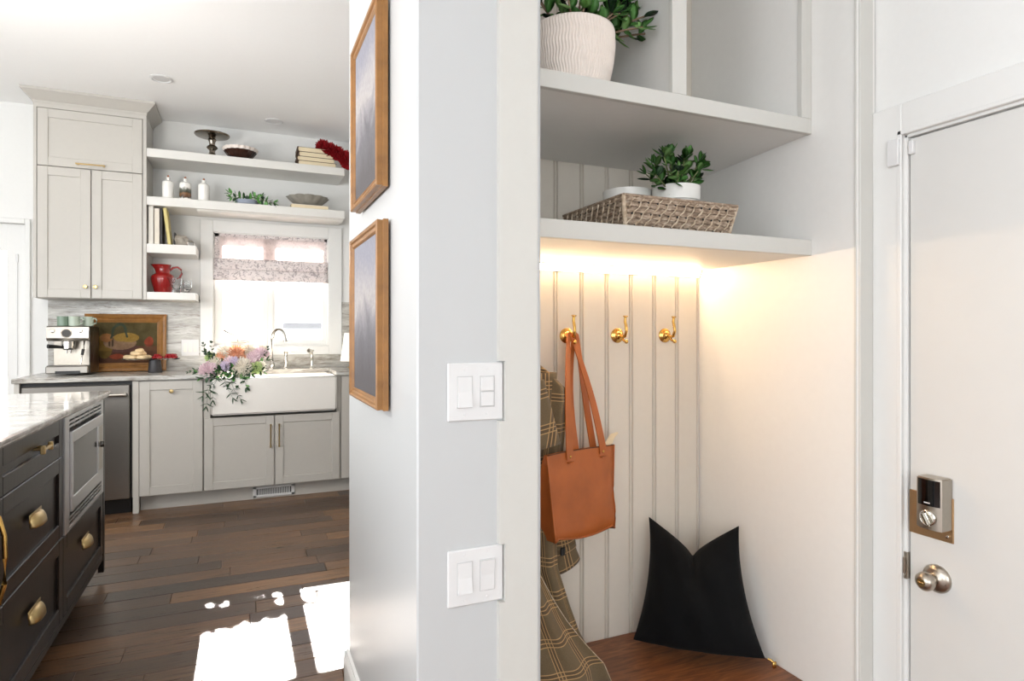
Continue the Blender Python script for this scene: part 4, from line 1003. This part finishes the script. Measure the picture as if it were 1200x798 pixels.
# lean it: rotate about its lower right edge
for ch in list(t.children): pass
t.rotation_euler = (0, math.radians(-6.8), 0); t.location = (t.location[0] + .032, t.location[1], t.location[2] + .003)
t = thing('photo_card', (-.432, 5.2, Z3), 'small dark standing card behind the stone', 'card')
MB().box(-.447, -.437, 5.15, 5.23, Z3, Z3 + .10, .001).build('card', 'cover_charcoal', t)
t = thing('decorative_stone', (-.40, 5.16, Z3), 'rough grey decorative stone on the short shelf', 'stone')
b = bmesh.new(); bmesh.ops.create_icosphere(b, subdivisions=4, radius=1); rr = random.Random(2)
from mathutils import noise as mn
for v in b.verts: v.co *= 1 + .28 * mn.noise(v.co * 1.6 + V((3, 1, 2))) + .1 * mn.noise(v.co * 5)
for v in b.verts: v.co = V((-.402 + v.co.x * .045, 5.17 + v.co.y * .035, max(Z3 + .0005, Z3 + .042 + v.co.z * .052)))
MB()._merge(b).build('stone', 'rock', t, 60)
t = thing('glass_orb', (-.345, 5.14, Z3), 'small clear glass ball beside the stone', 'glass ball')
MB().ball((-.338, 5.15, Z3 + .0245), .024, n=20).build('ball', 'glassware', t, 180)
# --- fourth shelf : pitcher, glasses
t = thing('pitcher', (-.515, 5.18, Z4), 'red ribbed ceramic pitcher on the lowest short shelf', 'pitcher')
px, py = -.520, 5.18
rb = lambda a_, h: 1 + .022 * abs(math.cos(13 * a_)) * (1 if h < .13 else .5)
spout = lambda a_, h: rb(a_, h) * (1 + (max(0, math.cos(a_ - PI)) ** 6) * .45 * max(0, (h - .15) / .06))
MB().lathe([(.052, 0), (.055, .004), (.066, .05), (.078, .095), (.078, .115), (.068, .132), (.050, .142), (.046, .152), (.046, .175), (.052, .195), (.056, .207), (.053, .207), (.043, .18), (0, .165)], (px, py, Z4), 104, rad=spout).build('body', 'red_glaze', t, 60)
MB().tube([(px + .044, py, Z4 + .165), (px + .066, py, Z4 + .188), (px + .095, py, Z4 + .193), (px + .118, py, Z4 + .175), (px + .122, py, Z4 + .145), (px + .108, py, Z4 + .118), (px + .09, py, Z4 + .105)], [.008, .0075, .007, .007, .007, .007, .006], 10).build('handle', 'red_glaze', t, 60)
t = thing('glass_creamer', (-.425, 5.10, Z4), 'small clear cut-glass creamer in front of the red pitcher', 'glass jug')
sp2 = lambda a_, h: 1 + .03 * math.cos(10 * a_) + (max(0, math.cos(a_ - PI)) ** 4) * .55 * max(0, (h - .04) / .06)
MB().lathe([(.026, 0), (.03, .006), (.026, .03), (.034, .07), (.038, .108), (.035, .108), (.030, .07), (.020, .03), (0, .02)], (-.425, 5.11, Z4), 40, rad=sp2).build('jug', 'glassware', t, 60)
t = thing('glass_tumbler', (-.36, 5.12, Z4), 'small clear glass beside the creamer', 'glass')
MB().lathe([(.02, 0), (.026, .004), (.012, .012), (.026, .03), (.031, .06), (.028, .095), (.025, .095), (.028, .06), (.022, .032), (0, .022)], (-.358, 5.13, Z4), 32).build('bowl', 'glassware', t, 60)

# ================================================================= COUNTER ITEMS
# espresso machine
EX0, EX1, EY0, EY1 = -1.175, -.935, 4.985, 5.29
t = thing('espresso_machine', (-1.05, 5.15, CT), 'stainless espresso machine with three mugs on top', 'coffee machine')
MB().box(EX0 + .012, EX1, EY0 + .12, EY1, CT + .012, 1.235, .006).build('body', 'steel_dark', t)
MB().box(EX0 + .016, EX1 - .02, EY0 + .113, EY0 + .121, CT + .05, 1.15).build('front_plate', 'nickel', t)
MB().box(EX0 - .004, EX1 - .006, EY0 - .01, EY0 + .14, CT + .014, CT + .064, .006).build('drip_tray', 'steel', t)
MB().box(EX0 + .05, EX1 - .05, EY0 - .0115, EY0 - .008, CT + .012, CT + .032, .001).build('tray_recess', 'black', t)
MB().box(EX0 + .002, EX1 - .008, EY0, EY0 + .11, CT + .0645, CT + .068).build('tray_grill', 'steel_dark', t)
a = MB(); a.prism([V((EX0, y, z)) for y, z in ((EY0 + .01, 1.145), (EY0 - .005, 1.165), (EY0 + .004, 1.238), (EY0 + .016, 1.245), (EY1 - .06, 1.245), (EY1 - .06, 1.145))], (EX1 - EX0 - .004, 0, 0))
hd = a.build('head', 'steel', t)
MB().box(EX1 - .006, EX1 - .0005, EY0 + .02, EY1, CT + .012, 1.243, .002).build('side_panel', 'steel_dark', t)
MB().lathe([(.030, 0), (.030, .004), (.027, .006), (.027, .003)], (-1.064, EY0 - .002, 1.198), 28, (0, -1, .12)).build('gauge', 'nickel', hd, 40)
MB().lathe([(.0255, 0), (.0255, .001)], (-1.064, EY0 - .0055, 1.198), 28, (0, -1, .12)).build('gauge_face', 'cover_charcoal', hd)
for x in (-1.14, -.985): MB().lathe([(.013, 0), (.013, .004), (.010, .006), (0, .006)], (x, EY0 - .001, 1.213), 20, (0, -1, .12)).build('button', 'chrome', hd, 40)
a = MB(); a.lathe([(.040, 0), (.040, .03), (.034, .034)], (-1.06, EY0 + .03, 1.113), 24); a.build('group_head', 'chrome', t, 40)
a = MB(); a.lathe([(.026, 0), (.037, .01), (.037, .028)], (-1.06, EY0 + .03, 1.086), 24).cyl((-1.07, EY0 + .04, 1.095), (-1.07, EY0 + .04, 1.062), .006, .004).cyl((-1.05, EY0 + .04, 1.095), (-1.05, EY0 + .04, 1.062), .006, .004)
pf = a.build('portafilter', 'chrome', t, 40)
MB().tube([(-1.09, EY0 + .035, 1.102), (-1.12, EY0 + .0, 1.108), (-1.16, EY0 - .03, 1.112)], [.008, .012, .014], 10).build('handle', 'black', pf, 60)
MB().tube([(-.975, EY0 + .06, 1.15), (-.975, EY0 + .04, 1.10), (-.983, EY0 + .02, 1.03), (-.986, EY0 + .012, .99)], [.005, .005, .0045, .004], 8).build('steam_wand', 'chrome', t, 60)
MB().tube([(-.9765, EY0 + .035, 1.09), (-.981, EY0 + .026, 1.05)], .009, 10).build('wand_grip', 'black', t, 60)
def mug(x, y, mat, label, hs, ang):
    t = thing('mug', (x, y, 1.2455), label, 'mug', 'mugs on the espresso machine')
    MB().lathe([(.030, 0), (.033, .003), (.034, .066), (.0315, .066), (.030, .006), (0, .005)], (x, y, 1.2455), 28).build('cup', mat, t, 40)
    d = V((math.cos(ang), math.sin(ang), 0))
    MB().tube([V((x, y, 1.2455)) + d * r + V((0, 0, z)) for r, z in ((.032, .052), (.048, .054), (.056, .040), (.052, .022), (.032, .014))], .0048, 8).build('handle', mat, t, 60)
mug(-1.102, 5.07, 'mug_dark', 'dark sage mug, leftmost on the espresso machine', 1, 2.2)
mug(-1.035, 5.06, 'mug', 'sage mug in the middle on the espresso machine', 1, -.25)
mug(-.968, 5.12, 'mug', 'sage mug nearest the painting on the espresso machine', 1, -.3)
# still life painting leaning on the backsplash
t = thing('still_life_painting', (-.77, 5.36, CT), 'still life fruit painting in wide wooden frame leaning on the backsplash', 'framed picture')
FX0, FX1, FZ0, FZ1, r = -1.035, -.515, CT + .002, 1.338, .062
tilt = math.radians(-4); piv = V((0, 5.352, CT)); TM = Matrix.Translation(piv) @ Matrix.Rotation(tilt, 4, 'X') @ Matrix.Translation(-piv)
prof = [(0, 0), (0, -.026), (.008, -.030), (.02, -.026), (.036, -.014), (.044, -.016), (.05, -.012), (r, -.006), (r, 0)]
A = [V((FX0, 0, FZ0)), V((FX1, 0, FZ0)), V((FX1, 0, FZ1)), V((FX0, 0, FZ1))]
for k in range(4):
    p, q = A[k], A[(k + 1) % 4]; d_ = (q - p).normalized(); n_ = V((-d_.z, 0, d_.x)); b = bmesh.new(); rows = []
    for e, s_ in ((p, 1), (q, -1)): rows.append([b.verts.new(TM @ V(((e + n_ * w_ + d_ * w_ * s_).x, 5.352 + yo, (e + n_ * w_ + d_ * w_ * s_).z))) for w_, yo in prof])
    for j in range(len(prof)): j2 = (j + 1) % len(prof); b.faces.new((rows[0][j], rows[1][j], rows[1][j2], rows[0][j2]))
    b.faces.new(rows[0]); b.faces.new(rows[1][::-1]); bmesh.ops.recalc_face_normals(b, faces=b.faces[:])
    MB()._merge(b).build('frame_moulding', 'goldwood', t)
def paint(u, v):
    c = (70 + 25 * v, 66 + 22 * v, 40 + 12 * v)
    if v < .42: c = (104, 66, 48)
    if v < .30: c = (84, 50, 40)
    def el(cx, cy, rx, ry): return ((u - cx) / rx) ** 2 + ((v - cy) / ry) ** 2
    if el(.40, .36, .36, .10) < 1: c = (92, 58, 62)
    if el(.16, .42, .13, .30) < 1: c = (150, 118, 50) if v > .3 else (118, 96, 40)
    if el(.40, .50, .26, .17) < 1: c = (176, 140, 112)
    if el(.26, .52, .06, .12) < 1 and int(u * 60) % 3: c = (84, 70, 60)
    if el(.50, .62, .20, .12) < 1 and v > .52 - .1 * (u - .5): c = (196, 158, 70)
    if el(.19, .62, .1, .1) < 1: c = (190, 128, 76)
    u += .03 * mn.noise(V((u * 6, v * 6, 8))); v += .04 * mn.noise(V((u * 6, v * 6, 1)))
    e = el(.39, .68, .13, .30)
    if .55 < e < 1.05 and v > .62: c = (52, 78, 66)
    if el(.86, .52, .085, .13) < 1: c = (168, 62, 40) if v > .45 else (130, 44, 32)
    if el(.36, .17, .12, .075) < 1: c = (172, 68, 44)
    if el(.70, .30, .12, .08) < 1: c = (122, 76, 60)
    g_ = mn.noise(V((u * 9, v * 7, 3))) * 14; c = [q * .74 + m_ * .26 + g_ for q, m_ in zip(c, (96, 76, 50))]
    return srgb(*[max(12, q) for q in c])
cx0, cx1, cz0, cz1 = FX0 + r - .004, FX1 - r + .004, FZ0 + r - .004, FZ1 - r + .004
b = bmesh.new(); nx, nz = 160, 112; cl = b.loops.layers.float_color.new('paint')
R = [[b.verts.new(TM @ V((cx0 + (cx1 - cx0) * i / nx, 5.346, cz0 + (cz1 - cz0) * j / nz))) for j in range(nz + 1)] for i in range(nx + 1)]
for i in range(nx):
    for j in range(nz):
        f = b.faces.new((R[i][j], R[i + 1][j], R[i + 1][j + 1], R[i][j + 1])); col = paint((i + .5) / nx, (j + .5) / nz)
        for l in f.loops: l[cl] = col
me = bpy.data.meshes.new('canvas'); b.to_mesh(me); b.free(); me.materials.append(M['painted']); o = bpy.data.objects.new('canvas', me); COL.objects.link(o); parent_to(o, t)
# quad switch plate on the backsplash
t = thing('outlet_plate', (-.355, Yw - .013, 1.023), 'white multi-gang switch plate on the marble backsplash', 'switch plate')
pl = MB().box(-.417, -.297, Yw - .018, Yw - .012, 1.022, 1.148, .002).build('wall_plate', 'plastic', t)
for k in range(3): MB().box(-.402 + k * .034, -.380 + k * .034, Yw - .0205, Yw - .0178, 1.052, 1.118, .001).build('rocker', 'cover_white', pl)
# pastries and berries
t = thing('serving_tray', (-.575, 5.14, CT), 'long glass serving tray on a charcoal pedestal with pastries and red berries', 'serving tray')
MB().lathe([(.044, 0), (.046, .004), (.038, .088), (.034, .09)], (-.566, 5.14, CT), 28).build('pedestal', 'charcoal', t, 40)
a = MB().lathe([(.0, .0905), (.06, .0905), (.088, .094), (.092, .103), (.0895, .1035), (.085, .097), (.0, .0935)], (0, 0, 0), 48)
for v in a.bm.verts: v.co = V((-.592 + v.co.x * 2.05, 5.14 + v.co.y, CT + v.co.z))
a.build('glass_tray', 'glassware', t, 50)
rr = random.Random(8)
for k in range(11):
    an = k * 2.4; rad = .066 * math.sqrt((k + .4) / 11); h = .112 + (.026 if k < 4 else 0) + (.02 if k < 1 else 0)
    tt = thing('pastry', (-.675 + rad * 1.1 * math.cos(an), 5.14 + rad * math.sin(an) * .8, CT + h - .015), 'golden pastry in the pile at the left end of the glass tray', 'pastry', 'pastries on the glass tray')
    b = bmesh.new(); bmesh.ops.create_icosphere(b, subdivisions=2, radius=1)
    for v in b.verts: v.co *= 1 + .25 * mn.noise(v.co * 1.8 + V((k, 0, 0)))
    for v in b.verts: v.co = V((tt.location[0] + v.co.x * .03, tt.location[1] + v.co.y * .026, CT + h + v.co.z * .017))
    MB()._merge(b).build('crust', 'pastry', tt, 180)
bmq = bmesh.new(); bmesh.ops.create_icosphere(bmq, subdivisions=1, radius=.0115); bmm = bpy.data.meshes.new('berry'); bmq.to_mesh(bmm); bmq.free(); bmm.materials.append(M['berry']); bmm.shade_smooth()
rr = random.Random(6)
for cl_, (cx_, cnt, sp) in enumerate(((-.548, 26, .032), (-.462, 34, .042))):
    for k in range(cnt):
        an = k * 2.4; rad = sp * math.sqrt((k % 20 + .3) / 20); h = .1085 + (.015 if k >= 20 else 0) + (.004 if k < 6 else 0)
        o = inst(bmm, 'berry', None, Matrix.Translation((cx_ + rad * math.cos(an), 5.14 + rad * math.sin(an), CT + h)))
        tag(o, 'red berry in the heap above the charcoal pedestal' if cl_ == 0 else 'red berry in the larger heap at the right end of the glass tray', 'berry', 'red berries on the glass tray')
# bouquet in the sink
t = thing('bouquet', (0, 4.86, .82), 'loose bouquet of pink, peach and white flowers spilling over the sink edge', 'bouquet')
B = [(-.205, 4.80, .930, .062, 'petal_pink', 90, .3), (-.165, 4.84, .985, .045, 'petal_white', 60, .34), (-.03, 4.87, 1.045, .060, 'petal_peach', 100, .26), (.012, 4.80, .955, .064, 'petal_white', 110, .24),
     (.0, 4.77, .905, .04, 'petal_white', 60, .28), (-.10, 4.88, 1.065, .05, 'petal_white', 60, .3), (.055, 4.91, 1.07, .052, 'petal_white', 70, .3), (.085, 4.86, 1.02, .046, 'petal_pink', 60, .3),
     (.125, 4.88, 1.05, .042, 'petal_pink', 50, .34), (.14, 4.92, 1.08, .04, 'petal_white', 50, .34), (-.07, 4.82, .99, .042, 'petal_pink', 50, .34), (-.10, 4.80, .965, .035, 'petal_lilac', 44, .34), (-.04, 4.80, 1.0, .032, 'petal_lilac', 40, .34),
     (-.19, 4.88, 1.02, .04, 'petal_green', 50, .34), (.10, 4.80, .95, .045, 'petal_green', 50, .34), (.075, 4.82, .985, .035, 'petal_pink', 40, .34), (-.13, 4.86, 1.03, .035, 'petal_peach', 40, .3), (.13, 4.83, .96, .036, 'petal_white', 40, .3), (.165, 4.9, 1.05, .03, 'petal_pink', 36, .34)]
for k, (x, y, z, r, mt_, n, pw) in enumerate(B): bloom('flower_head', t, (x, y, z), r * 1.12, mt_, int(n * 1.3), .55, k, pw, (rl.uniform(-.3, .3), -1, .55))
gl = [leaf_mesh('sprig_leaf', .046, .012, 'leaf_dk', 0, .15, .4), leaf_mesh('sprig_leaf', .05, .011, 'leaf_dk', 0, .1, .4), leaf_mesh('sprig_leaf', .04, .010, 'leaf', 0, .1, .4)]
c0 = V((-.02, 4.84, .94)); rng = random.Random(12)
E3 = [(-.25, -.05, -.01), (-.23, -.09, -.05), (-.15, -.09, -.05), (-.08, -.09, -.04), (-.02, -.10, -.06), (.04, -.10, -.05), (.09, -.09, -.03), (.17, -.05, -.02), (-.20, .0, .12), (-.06, -.10, -.09), (.0, -.10, -.1), (.06, -.11, -.12), (.19, .0, .06), (-.12, -.07, .0), (-.03, -.06, .02), (.06, -.06, .0)]
stems = [[c0 + V((dx_ * .3, dy_ * .5, dz_ * .3)), c0 + V((dx_ * .7, dy_ * .9, dz_ * .5)), c0 + V((dx_, dy_, dz_))] for dx_, dy_, dz_ in E3]
leafy(t, stems, gl, rng, .034, 1, .3, .002, 'leaf_dk')
ll = [leaf_mesh('slender_leaf', .055, .0048, 'leaf_dk', 0, .1, .4)]
tr = [[(-.12, 4.76, .90), (-.15, 4.722, .88), (-.20, 4.715, .83), (-.235, 4.712, .77)], [(-.09, 4.76, .89), (-.10, 4.722, .87), (-.085, 4.715, .82), (-.05, 4.712, .75)], [(-.05, 4.76, .89), (-.06, 4.722, .86), (-.04, 4.715, .80), (-.0, 4.712, .74)], [(-.18, 4.74, .86), (-.20, 4.718, .80), (-.215, 4.712, .70)], [(-.14, 4.74, .89), (-.17, 4.716, .84), (-.175, 4.712, .74)]]
leafy(t, tr, ll, rng, .05, 1, .1, .0014, 'leaf_dk')
up_ = [[c0 + V((-.17, -.0, .06)), c0 + V((-.20, .0, .13)), c0 + V((-.22, 0, .18))], [c0 + V((-.16, 0, .08)), c0 + V((-.165, 0, .14)), c0 + V((-.17, 0, .19))], [c0 + V((-.2, -.02, .0)), c0 + V((-.26, -.03, .01)), c0 + V((-.31, -.03, -.01))], [c0 + V((.15, .02, .06)), c0 + V((.19, .02, .1)), c0 + V((.2, .02, .15))]]
leafy(t, up_, [leaf_mesh('tiny_leaf', .022, .006, 'leaf_dk', 0, .1, .4)], rng, .026, 1, .2, .0012)

# ================================================================= ISLAND
IX = -.61
t = thing('kitchen_island', (-1.1, 2.4, 0), 'dark espresso-stained kitchen island with brass cup pulls', 'kitchen island')
a = MB(); a.box(-1.7, IX - .022, 1.3, 2.812, .10, .884).box(-1.7, IX - .022, 2.812, 3.575, .10, .434).box(-1.7, IX - .27, 2.812, 3.575, .434, .884).box(IX - .27, IX - .022, 3.522, 3.575, .434, .884).box(-1.6, IX - .085, 1.3, 3.54, 0, .10); a.build('body', 'islandwood', t)
MB().box(IX - .022, IX + .002, 3.548, 3.577, .04, .884, .001).build('end_stile', 'islandwood', t)
MB().box(IX - .022, IX - .001, 1.3, 3.548, .100, .128, .001).build('bottom_rail', 'islandwood', t)
def cup(y, z, parent, w_=.06):
    a = MB()
    def f(u, v):
        an = u * PI; ph = v * PI / 2; 
        return V((IX + .002 + .026 * math.sin(ph) ** .8 * (.55 + .45 * math.sin(an)), y - w_ * math.cos(an) * (1 - .12 * v), z + .022 - .042 * (1 - math.cos(ph)) * 1 + .0))
    def g(u, v):    # quarter-dome hood: open below
        a_ = v * PI / 2; s_ = (2 * u - 1); k = (1 - abs(s_) ** 3) ** .5
        return V((IX + .001 + .025 * math.sin(a_) * k, y + s_ * w_, z - .018 + .040 * math.cos(a_) * (.55 + .45 * k)))
    a.grid(g, 20, 8); a.box(IX - .0, IX + .003, y - w_ - .004, y + w_ + .004, z + .0, z + .025, .001)
    o = a.build('cup_pull', 'brass_satin', parent, 60); o.modifiers.new('th', 'SOLIDIFY').thickness = .002
def front(nm, y0, y1, z0, z1, rail=.055):
    return shaker(nm, t, MAT_X(IX, y0, z0), y1 - y0, z1 - z0, 'islandwood', rail, .02, .009)
dr = front('drawer', 2.11, 2.808, .742, .880, .055); 
a = MB(); a.tube([(IX + .024, 2.455, .820), (IX + .024, 2.545, .820)], .0055, 8).cyl((IX - .008, 2.475, .82), (IX + .024, 2.475, .82), .005).cyl((IX - .008, 2.525, .82), (IX + .024, 2.525, .82), .005).box(IX + .016, IX + .03, 2.45, 2.462, .806, .834, .002).box(IX + .016, IX + .03, 2.538, 2.55, .806, .834, .002); a.build('handle', 'brass_satin', dr, 40)
dr = front('drawer', 2.11, 2.808, .440, .739); cup(2.46, .60, dr)
dr = front('drawer', 2.11, 2.808, .131, .437); cup(2.45, .30, dr)
dr = front('drawer', 2.811, 3.546, .131, .430); cup(3.165, .31, dr)
dr = front('door', 1.5, 2.107, .131, .880)
a = MB(); a.tube([(IX - .004, 2.055, .47), (IX + .022, 2.055, .48), (IX + .034, 2.055, .53), (IX + .036, 2.055, .60), (IX + .034, 2.055, .66), (IX + .022, 2.055, .71), (IX - .004, 2.055, .72)], .006, 10); a.build('handle', 'brass', dr, 60)
# island top with ogee edge
t = thing('island_countertop', (-1.15, 2.4, .884), 'polished grey marble island top with moulded edge', 'countertop')
prof = [(0, .884), (.014, .884), (.018, .890), (.018, .894), (.024, .897), (.027, .903), (.027, .909), (.022, .914), (0, .914)]
X0, X1, Y0_, Y1_ = -1.75, IX - .002, 1.28, 3.572
def cr2(p): o_, z = p; return [V((X0 - o_, Y0_ - o_, z)), V((X1 + o_, Y0_ - o_, z)), V((X1 + o_, Y1_ + o_, z)), V((X0 - o_, Y1_ + o_, z))]
b = bmesh.new(); rows = [[b.verts.new(p) for p in cr2(q)] for q in prof[1:-1]]
for A_, B_ in zip(rows, rows[1:]):
    for k in range(4): b.faces.new((A_[k], A_[(k + 1) % 4], B_[(k + 1) % 4], B_[k]))
b.faces.new(rows[0][::-1]); b.faces.new(rows[-1]); bmesh.ops.recalc_face_normals(b, faces=b.faces[:])
MB()._merge(b).build('slab', 'marble_top', t)
# microwave
t = thing('microwave', (IX, 3.17, .438), 'built-in stainless microwave with trim kit in the island end', 'microwave')
y0, y1, z0, z1 = 2.815, 3.52, .436, .881; x0, x1 = IX - .018, IX + .006
a = MB(); a.box(x0, x1, y0, y0 + .062, z0, z1, .002).box(x0, x1, y1 - .045, y1, z0, z1, .002).box(x0, x1 - .002, y0 + .06, y1 - .044, z1 - .018, z1, .001).box(x0, x1 - .002, y0 + .06, y1 - .044, z0, z0 + .012, .001)
a.build('trim_kit', 'steel_light', t)
MB().box(IX - .25, IX - .017, y0 + .03, y1 - .03, z0 + .01, z1 - .01).build('housing', 'black', t)
lv = MB().box(0, .016, 0, (y1 - y0 - .108) / 6 - .008, 0, .009, .0015); lm = bpy.data.meshes.new('louvre'); lv.bm.to_mesh(lm); lv.bm.free(); lm.materials.append(M['steel_light'])
for zz, rows_ in ((.834, 3), (.452, 3)):
    for rr_ in range(rows_): 
        MB().box(x0 + .002, x1 - .001, y0 + .06, y1 - .044, zz + rr_ * .0155 - .0005, zz + rr_ * .0155 + .0072).build('louvre', 'steel_light', t)
    for k in range(1, 7): MB().box(x0 + .002, x1 - .001, y0 + .056 + k * (y1 - y0 - .1) / 7, y0 + .064 + k * (y1 - y0 - .1) / 7, zz - .004, zz + .04).build('louvre_bar', 'steel_light', t)
ya, yb, za, zb_ = y0 + .07, y1 - .05, .508, .818
a = MB(); xw = IX + .014
a.box(IX - .015, xw, ya, yb, za, za + .055, .002).box(IX - .015, xw, ya, yb, zb_ - .045, zb_, .002).box(IX - .015, xw, ya, ya + .016, za + .05, zb_ - .04).box(IX - .015, xw, yb - .115, yb, za + .05, zb_ - .04)
dr = a.build('door', 'steel_light', t)
MB().box(IX - .014, xw - .003, ya + .014, yb - .113, za + .05, zb_ - .04).build('window', 'dark_glass', dr)
MB().box(xw - .002, xw + .001, yb - .085, yb - .02, za + .06, zb_ - .05).build('control_panel', 'nickel', dr)
MB().lathe([(.014, 0), (.014, .012), (.011, .016), (0, .016)], (xw, yb - .06, za + .175), 20, (1, 0, 0)).build('dial', 'steel_dark', dr, 40)

# ================================================================= RECESSED DOWNLIGHTS
for (x, y), lb in zip(((-.463, 4.521), (.234, 5.087)), ('round white recessed ceiling light nearer the wall cabinet crown', 'round recessed ceiling light above the fluted bowl shelf')):
    t = thing('recessed_light', (x, y, CZ), lb, 'ceiling light', 'recessed ceiling lights')
    MB().lathe([(.05, 0), (.066, 0), (.068, -.004), (.054, -.008), (.05, -.004)], (x, y, CZ), 32).build('trim_ring', 'plastic', t, 40)
    MB().lathe([(.05, -.001), (.0, -.002)], (x, y, CZ), 24).build('lens', 'lamp_lens', t)

# ================================================================= ADDED FILL PENDANTS (unseen, left of the frame, put in to light the kitchen)
for y, lb in ((2.25, 'added unseen fill globe over the near end of the island'), (3.1, 'added unseen fill globe over the far end of the island')):
    t = thing('fill_pendant', (-1.1, y, 1.62), lb, 'added fill light', 'added fill globes over the island')
    MB().ball((-1.1, y, 1.74), .12, n=24).build('globe', 'fill_globe', t, 180)
    MB().cyl((-1.1, y, 1.86), (-1.1, y, 2.81), .006).build('rod', 'brass_satin', t)
    MB().lathe([(.03, -.02), (.035, .012), (.02, .03)], (-1.1, y, 1.855), 20).build('socket', 'brass_satin', t, 40)
    MB().lathe([(.06, -.018), (.06, 0)], (-1.1, y, CZ), 24).build('canopy', 'brass_satin', t, 40)
